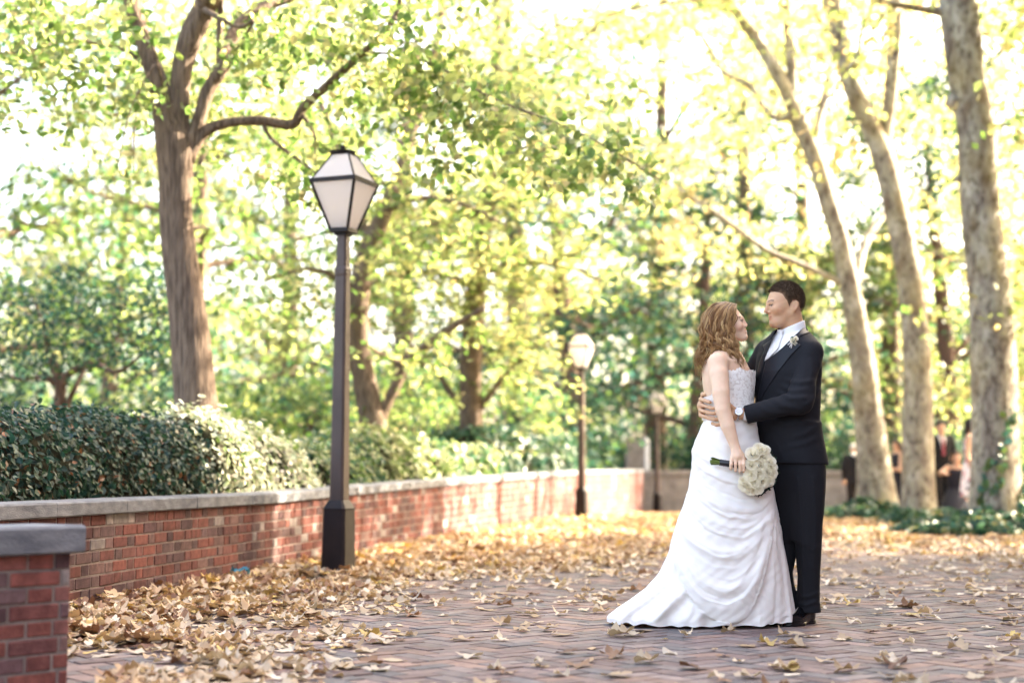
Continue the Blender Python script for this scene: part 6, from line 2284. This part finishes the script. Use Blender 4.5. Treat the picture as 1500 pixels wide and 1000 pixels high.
def guest(label, x, Y, H, face, outfit, hairc, hair="short", armL=None, armR=None, crouch=0.0, seed=0, bald=False, group="wedding guests under the plane trees"):
    z0 = float(gz(Y))
    root = empty("person", (x, Y, z0), label, "person", group)
    a = math.radians(face); ca, sa = math.cos(a), math.sin(a)
    RT = np.array([[ca, -sa, 0], [sa, ca, 0], [0, 0, 1.0]])
    O = np.array([x, Y, z0])
    s = H / 1.75
    hz = .93 * s - crouch                                     # hip height
    sz = 1.44 * s - crouch
    sh = .195 * s if "dress" not in outfit else .165 * s
    Hh = (np.array([.02, 0, 1.63 * s - crouch]), np.eye(3), s * .98)
    aL = armL or [(-.02, sh + .05, sz - .28 * s), (.06, sh + .04, sz - .53 * s)]
    aR = armR or [(-.02, -sh - .05, sz - .28 * s), (.06, -sh - .04, sz - .53 * s)]
    kn = [(.05 + crouch * .7, .09, .50 * s - crouch * .25), (.05 + crouch * .6, -.09, .50 * s - crouch * .3)]
    an = [(-.02 - .1 * crouch, .10, .075), (.04, -.10, .075)]

    def arm(p, q, sg, r0, r1, r2):
        return chain(p, [(0, sg * (sh - .01), sz), q[0], q[1]], [r0, r1, r2], .01)

    def handg(p, q):
        e, w_ = np.array(q[0]), np.array(q[1])
        d = (w_ - e) / np.linalg.norm(w_ - e)
        c = w_ + d * .05
        sd = np.cross(d, [0, .3, 1.0]); sd /= np.linalg.norm(sd)
        f = cap(p, w_, c, .026, .034)
        for k, L_ in enumerate((.085, .10, .095, .075)):
            o = sd * (k - 1.5) * .021
            f = smin(f, chain(p, [c + o, c + o + d * L_ * .55, c + o + d * L_ + np.array([0, 0, -.02])], [.011, .010, .008], .004), .006)
        return smin(f, chain(p, [w_ + d * .02 - sd * .025, c - sd * .05, c - sd * .055 + d * .035], [.013, .012, .009], .004), .008)

    def body(p):
        d = head_sdf(tolocal(p, Hh), "dress" in outfit, .3)
        d = smin(d, cap(p, (-.01, 0, sz), (.0, 0, 1.56 * s - crouch), .052 * s, .050 * s), .02)
        d = smin(d, loft(p, [hz - .05, hz + .1, sz - .25, sz - .06, sz + .05], -.01, 0, [.10, .095, .105, .10, .05], [.15, .13, .155, .165, .07], 0), .04)
        for sg, q in ((1, aL), (-1, aR)):
            d = smin(d, arm(p, q, sg, .048, .040, .028), .02)
            d = smin(d, handg(p, q), .012)
        for k in (0, 1):
            sg = 1 - 2 * k
            d = smin(d, chain(p, [(0, sg * .085, hz), kn[k], an[k], (an[k][0], an[k][1], .03)], [.085, .055, .042, .04], .02), .03)
            d = smin(d, ell(p, (an[k][0] + .06, an[k][1], .035), (.13, .045, .036)), .02)
        return d

    def out(f, lo, hi, h, name, m_, sm=1):
        V, F = surface(f, lo, hi, h)
        V = smooth_mesh(V, F, sm, .4)
        return mesh(name, V @ RT.T + O, F, m_, root, smooth=True)
    out(body, (-.45, -.55, -.01), (.75, .55, H + .06), .012, "body", MAT['guest_skin'])

    if "suit" in outfit:
        def jk(p):
            d = loft(p, [hz - .14, hz + .08, sz - .25, sz - .05, sz + .055], -.01, 0, [.135, .128, .135, .125, .06], [.185, .17, .195, .21, .085], 0, 2.3)
            for sg, q in ((1, aL), (-1, aR)): d = smin(d, arm(p, q, sg, .068, .058, .046), .03)
            wdt = .018 + .16 * np.clip(p[:, 2] - (sz - .30), 0, 1)
            return np.maximum(d, -np.maximum(np.abs(p[:, 1]) - wdt, np.maximum(.03 - p[:, 0], (sz - .30) - p[:, 2])))
        out(jk, (-.45, -.55, hz - .2), (.75, .55, sz + .1), .014, "jacket", MAT['suit'], 2)

        def tr(p):
            d = 1e9
            for k in (0, 1): d = np.minimum(d, chain(p, [(0, (1 - 2 * k) * .09, hz), kn[k], an[k]], [.105, .08, .07], .02))
            d = smin(d, ell(p, (-.01, 0, hz + .0), (.125, .17, .14)), .05)
            return np.maximum(d, .06 - p[:, 2])
        out(tr, (-.4, -.35, .02), (.5, .35, hz + .2), .014, "trousers", MAT['suit'])
        out(lambda p: np.maximum(loft(p, [sz - .35, sz - .05, sz + .06, sz + .085], -.012, 0, [.125, .115, .062, .060], [.15, .16, .066, .062], 0), -cap(p, (-.01, 0, sz), (0, 0, sz + .3), .055, .055)), (-.2, -.25, sz - .4), (.2, .25, sz + .12), .012, "shirt", MAT['shirt'])
        out(lambda p: np.maximum(np.abs(p[:, 0] - .112 + .5 * np.clip(p[:, 2] - sz + .06, 0, 1)) - .012, np.maximum(np.abs(p[:, 1]) - .022 - .05 * np.clip(sz - p[:, 2], 0, .3), np.maximum(sz - .33 - p[:, 2], p[:, 2] - sz - .045))), (.02, -.1, sz - .38), (.2, .1, sz + .1), .009, "tie", MAT['red_tie'])
        out(lambda p: np.minimum(*[smin(ell(p, (an[k][0] + .06, an[k][1], .04), (.145, .053, .045)), ell(p, (an[k][0] - .02, an[k][1], .06), (.06, .045, .06)), .02) for k in (0, 1)]), (-.3, -.25, -.01), (.4, .25, .15), .012, "shoes", MAT['shoe'])
    else:
        mt = MAT['floral'] if "floral" in outfit else MAT['dark_dress']
        lowz = .50 * s if "floral" in outfit else (.06 if crouch else .38 * s)

        def dr(p):
            if crouch:
                d = loft(p, [lowz, .25, hz - .02, hz + .14, sz - .25, sz - .08, sz - .02], [.20, .20, .08, .0, 0, 0, 0], 0, [.44, .40, .26, .125, .13, .11, .07], [.36, .33, .24, .155, .17, .17, .13], 0, 2.2)
            else:
                d = loft(p, [lowz, hz - .15, hz, hz + .16, sz - .2, sz - .06, sz + .0], 0, 0, [.19, .16, .135, .112, .13, .11, .07], [.23, .20, .18, .142, .165, .17, .14], 0, 2.2)
            return d - .008 * np.sin(np.arctan2(p[:, 1], p[:, 0]) * 11) * np.clip((hz - p[:, 2]) / .3, 0, 1)
        out(dr, (-.5, -.6, lowz - .03), (.8, .6, sz + .05), .014, "dress", mt)
    c0 = np.array(Hh[0])
    hm = MAT.setdefault('ghair' + str(hairc), mat("guest_hair", hairc, rough=.55, spec=.2, vary=.3, scale=60))

    def hr(p):
        q = tolocal(p, Hh)
        d = ell(q, (-.012, 0, .026), (.104, .085, .102))
        P = [(.13, .055), (.085, .045), (.035, .035), (.012, -.02), (.0, -.04), (-.02, .0), (-.055, -.03), (-.085, -.08), (-.2, -.06), (-.2, .2), (.15, .2)]
        if hair == "short": return smax(d, poly2(q[:, [0, 2]], P), .006)
        P = [(.13, .055), (.085, .045), (.045, .025), (.03, -.06), (.02, -.14), (-.25, -.16), (-.25, .2), (.15, .2)]
        d = smax(d, poly2(q[:, [0, 2]], P), .008)
        L_ = .42 if hair == "long" else .20
        t = loft(q, [-L_, -L_ * .7, -.12, .0, .06], [-.075, -.08, -.07, -.04, -.03], 0, [.015, .045, .055, .075, .07], [.05, .095, .105, .092, .07], 0)
        return smin(d, t + .004 * np.sin(q[:, 1] * 160 + 3 * np.sin(q[:, 2] * 20)), .02)
    out(hr, c0 - [.25, .2, .48], c0 + [.2, .2, .18], .010, "hair", hm)
    return root


def gx(px, Y): return (px - 750) / FPX * Y


guest("grey haired guest in a black suit beside the slim first plane trunk, seen from behind", gx(1249, 34), 34, 1.70, 75, "suit", (.45, .44, .43), armR=[(-.05, -.30, 1.08), (.0, -.36, .82)])
guest("guest in a dark dress standing in the gap between the slim and middle plane trunks", gx(1313, 31), 31, 1.66, 200, "dark dress", (.05, .035, .03), "bob", armL=[(.10, .22, 1.02), (.28, .12, 1.05)])
guest("dark haired man in a black suit with a red tie beside the middle plane trunk", gx(1376, 26.9), 26.9, 1.84, 282, "suit", (.02, .014, .012), armL=[(.02, .28, 1.16), (.26, .20, 1.02)])
guest("small fair haired child half hidden behind the crouching woman", gx(1389, 28.6), 28.6, 1.36, 268, "pale dress floral", (.40, .24, .13), "bob")
guest("dark haired woman crouching in a wide black dress between the middle and stout plane trunks", gx(1399, 25.2), 25.2, 1.68, 262, "dark dress", (.035, .02, .016), "bob", armR=[(.16, -.30, .86), (.34, -.26, .86)], crouch=.42)
guest("woman with very long dark hair in a floral dress beside the stout ivy-grown trunk", gx(1421, 23.4), 23.4, 1.74, 330, "floral dress", (.018, .012, .012), "long")
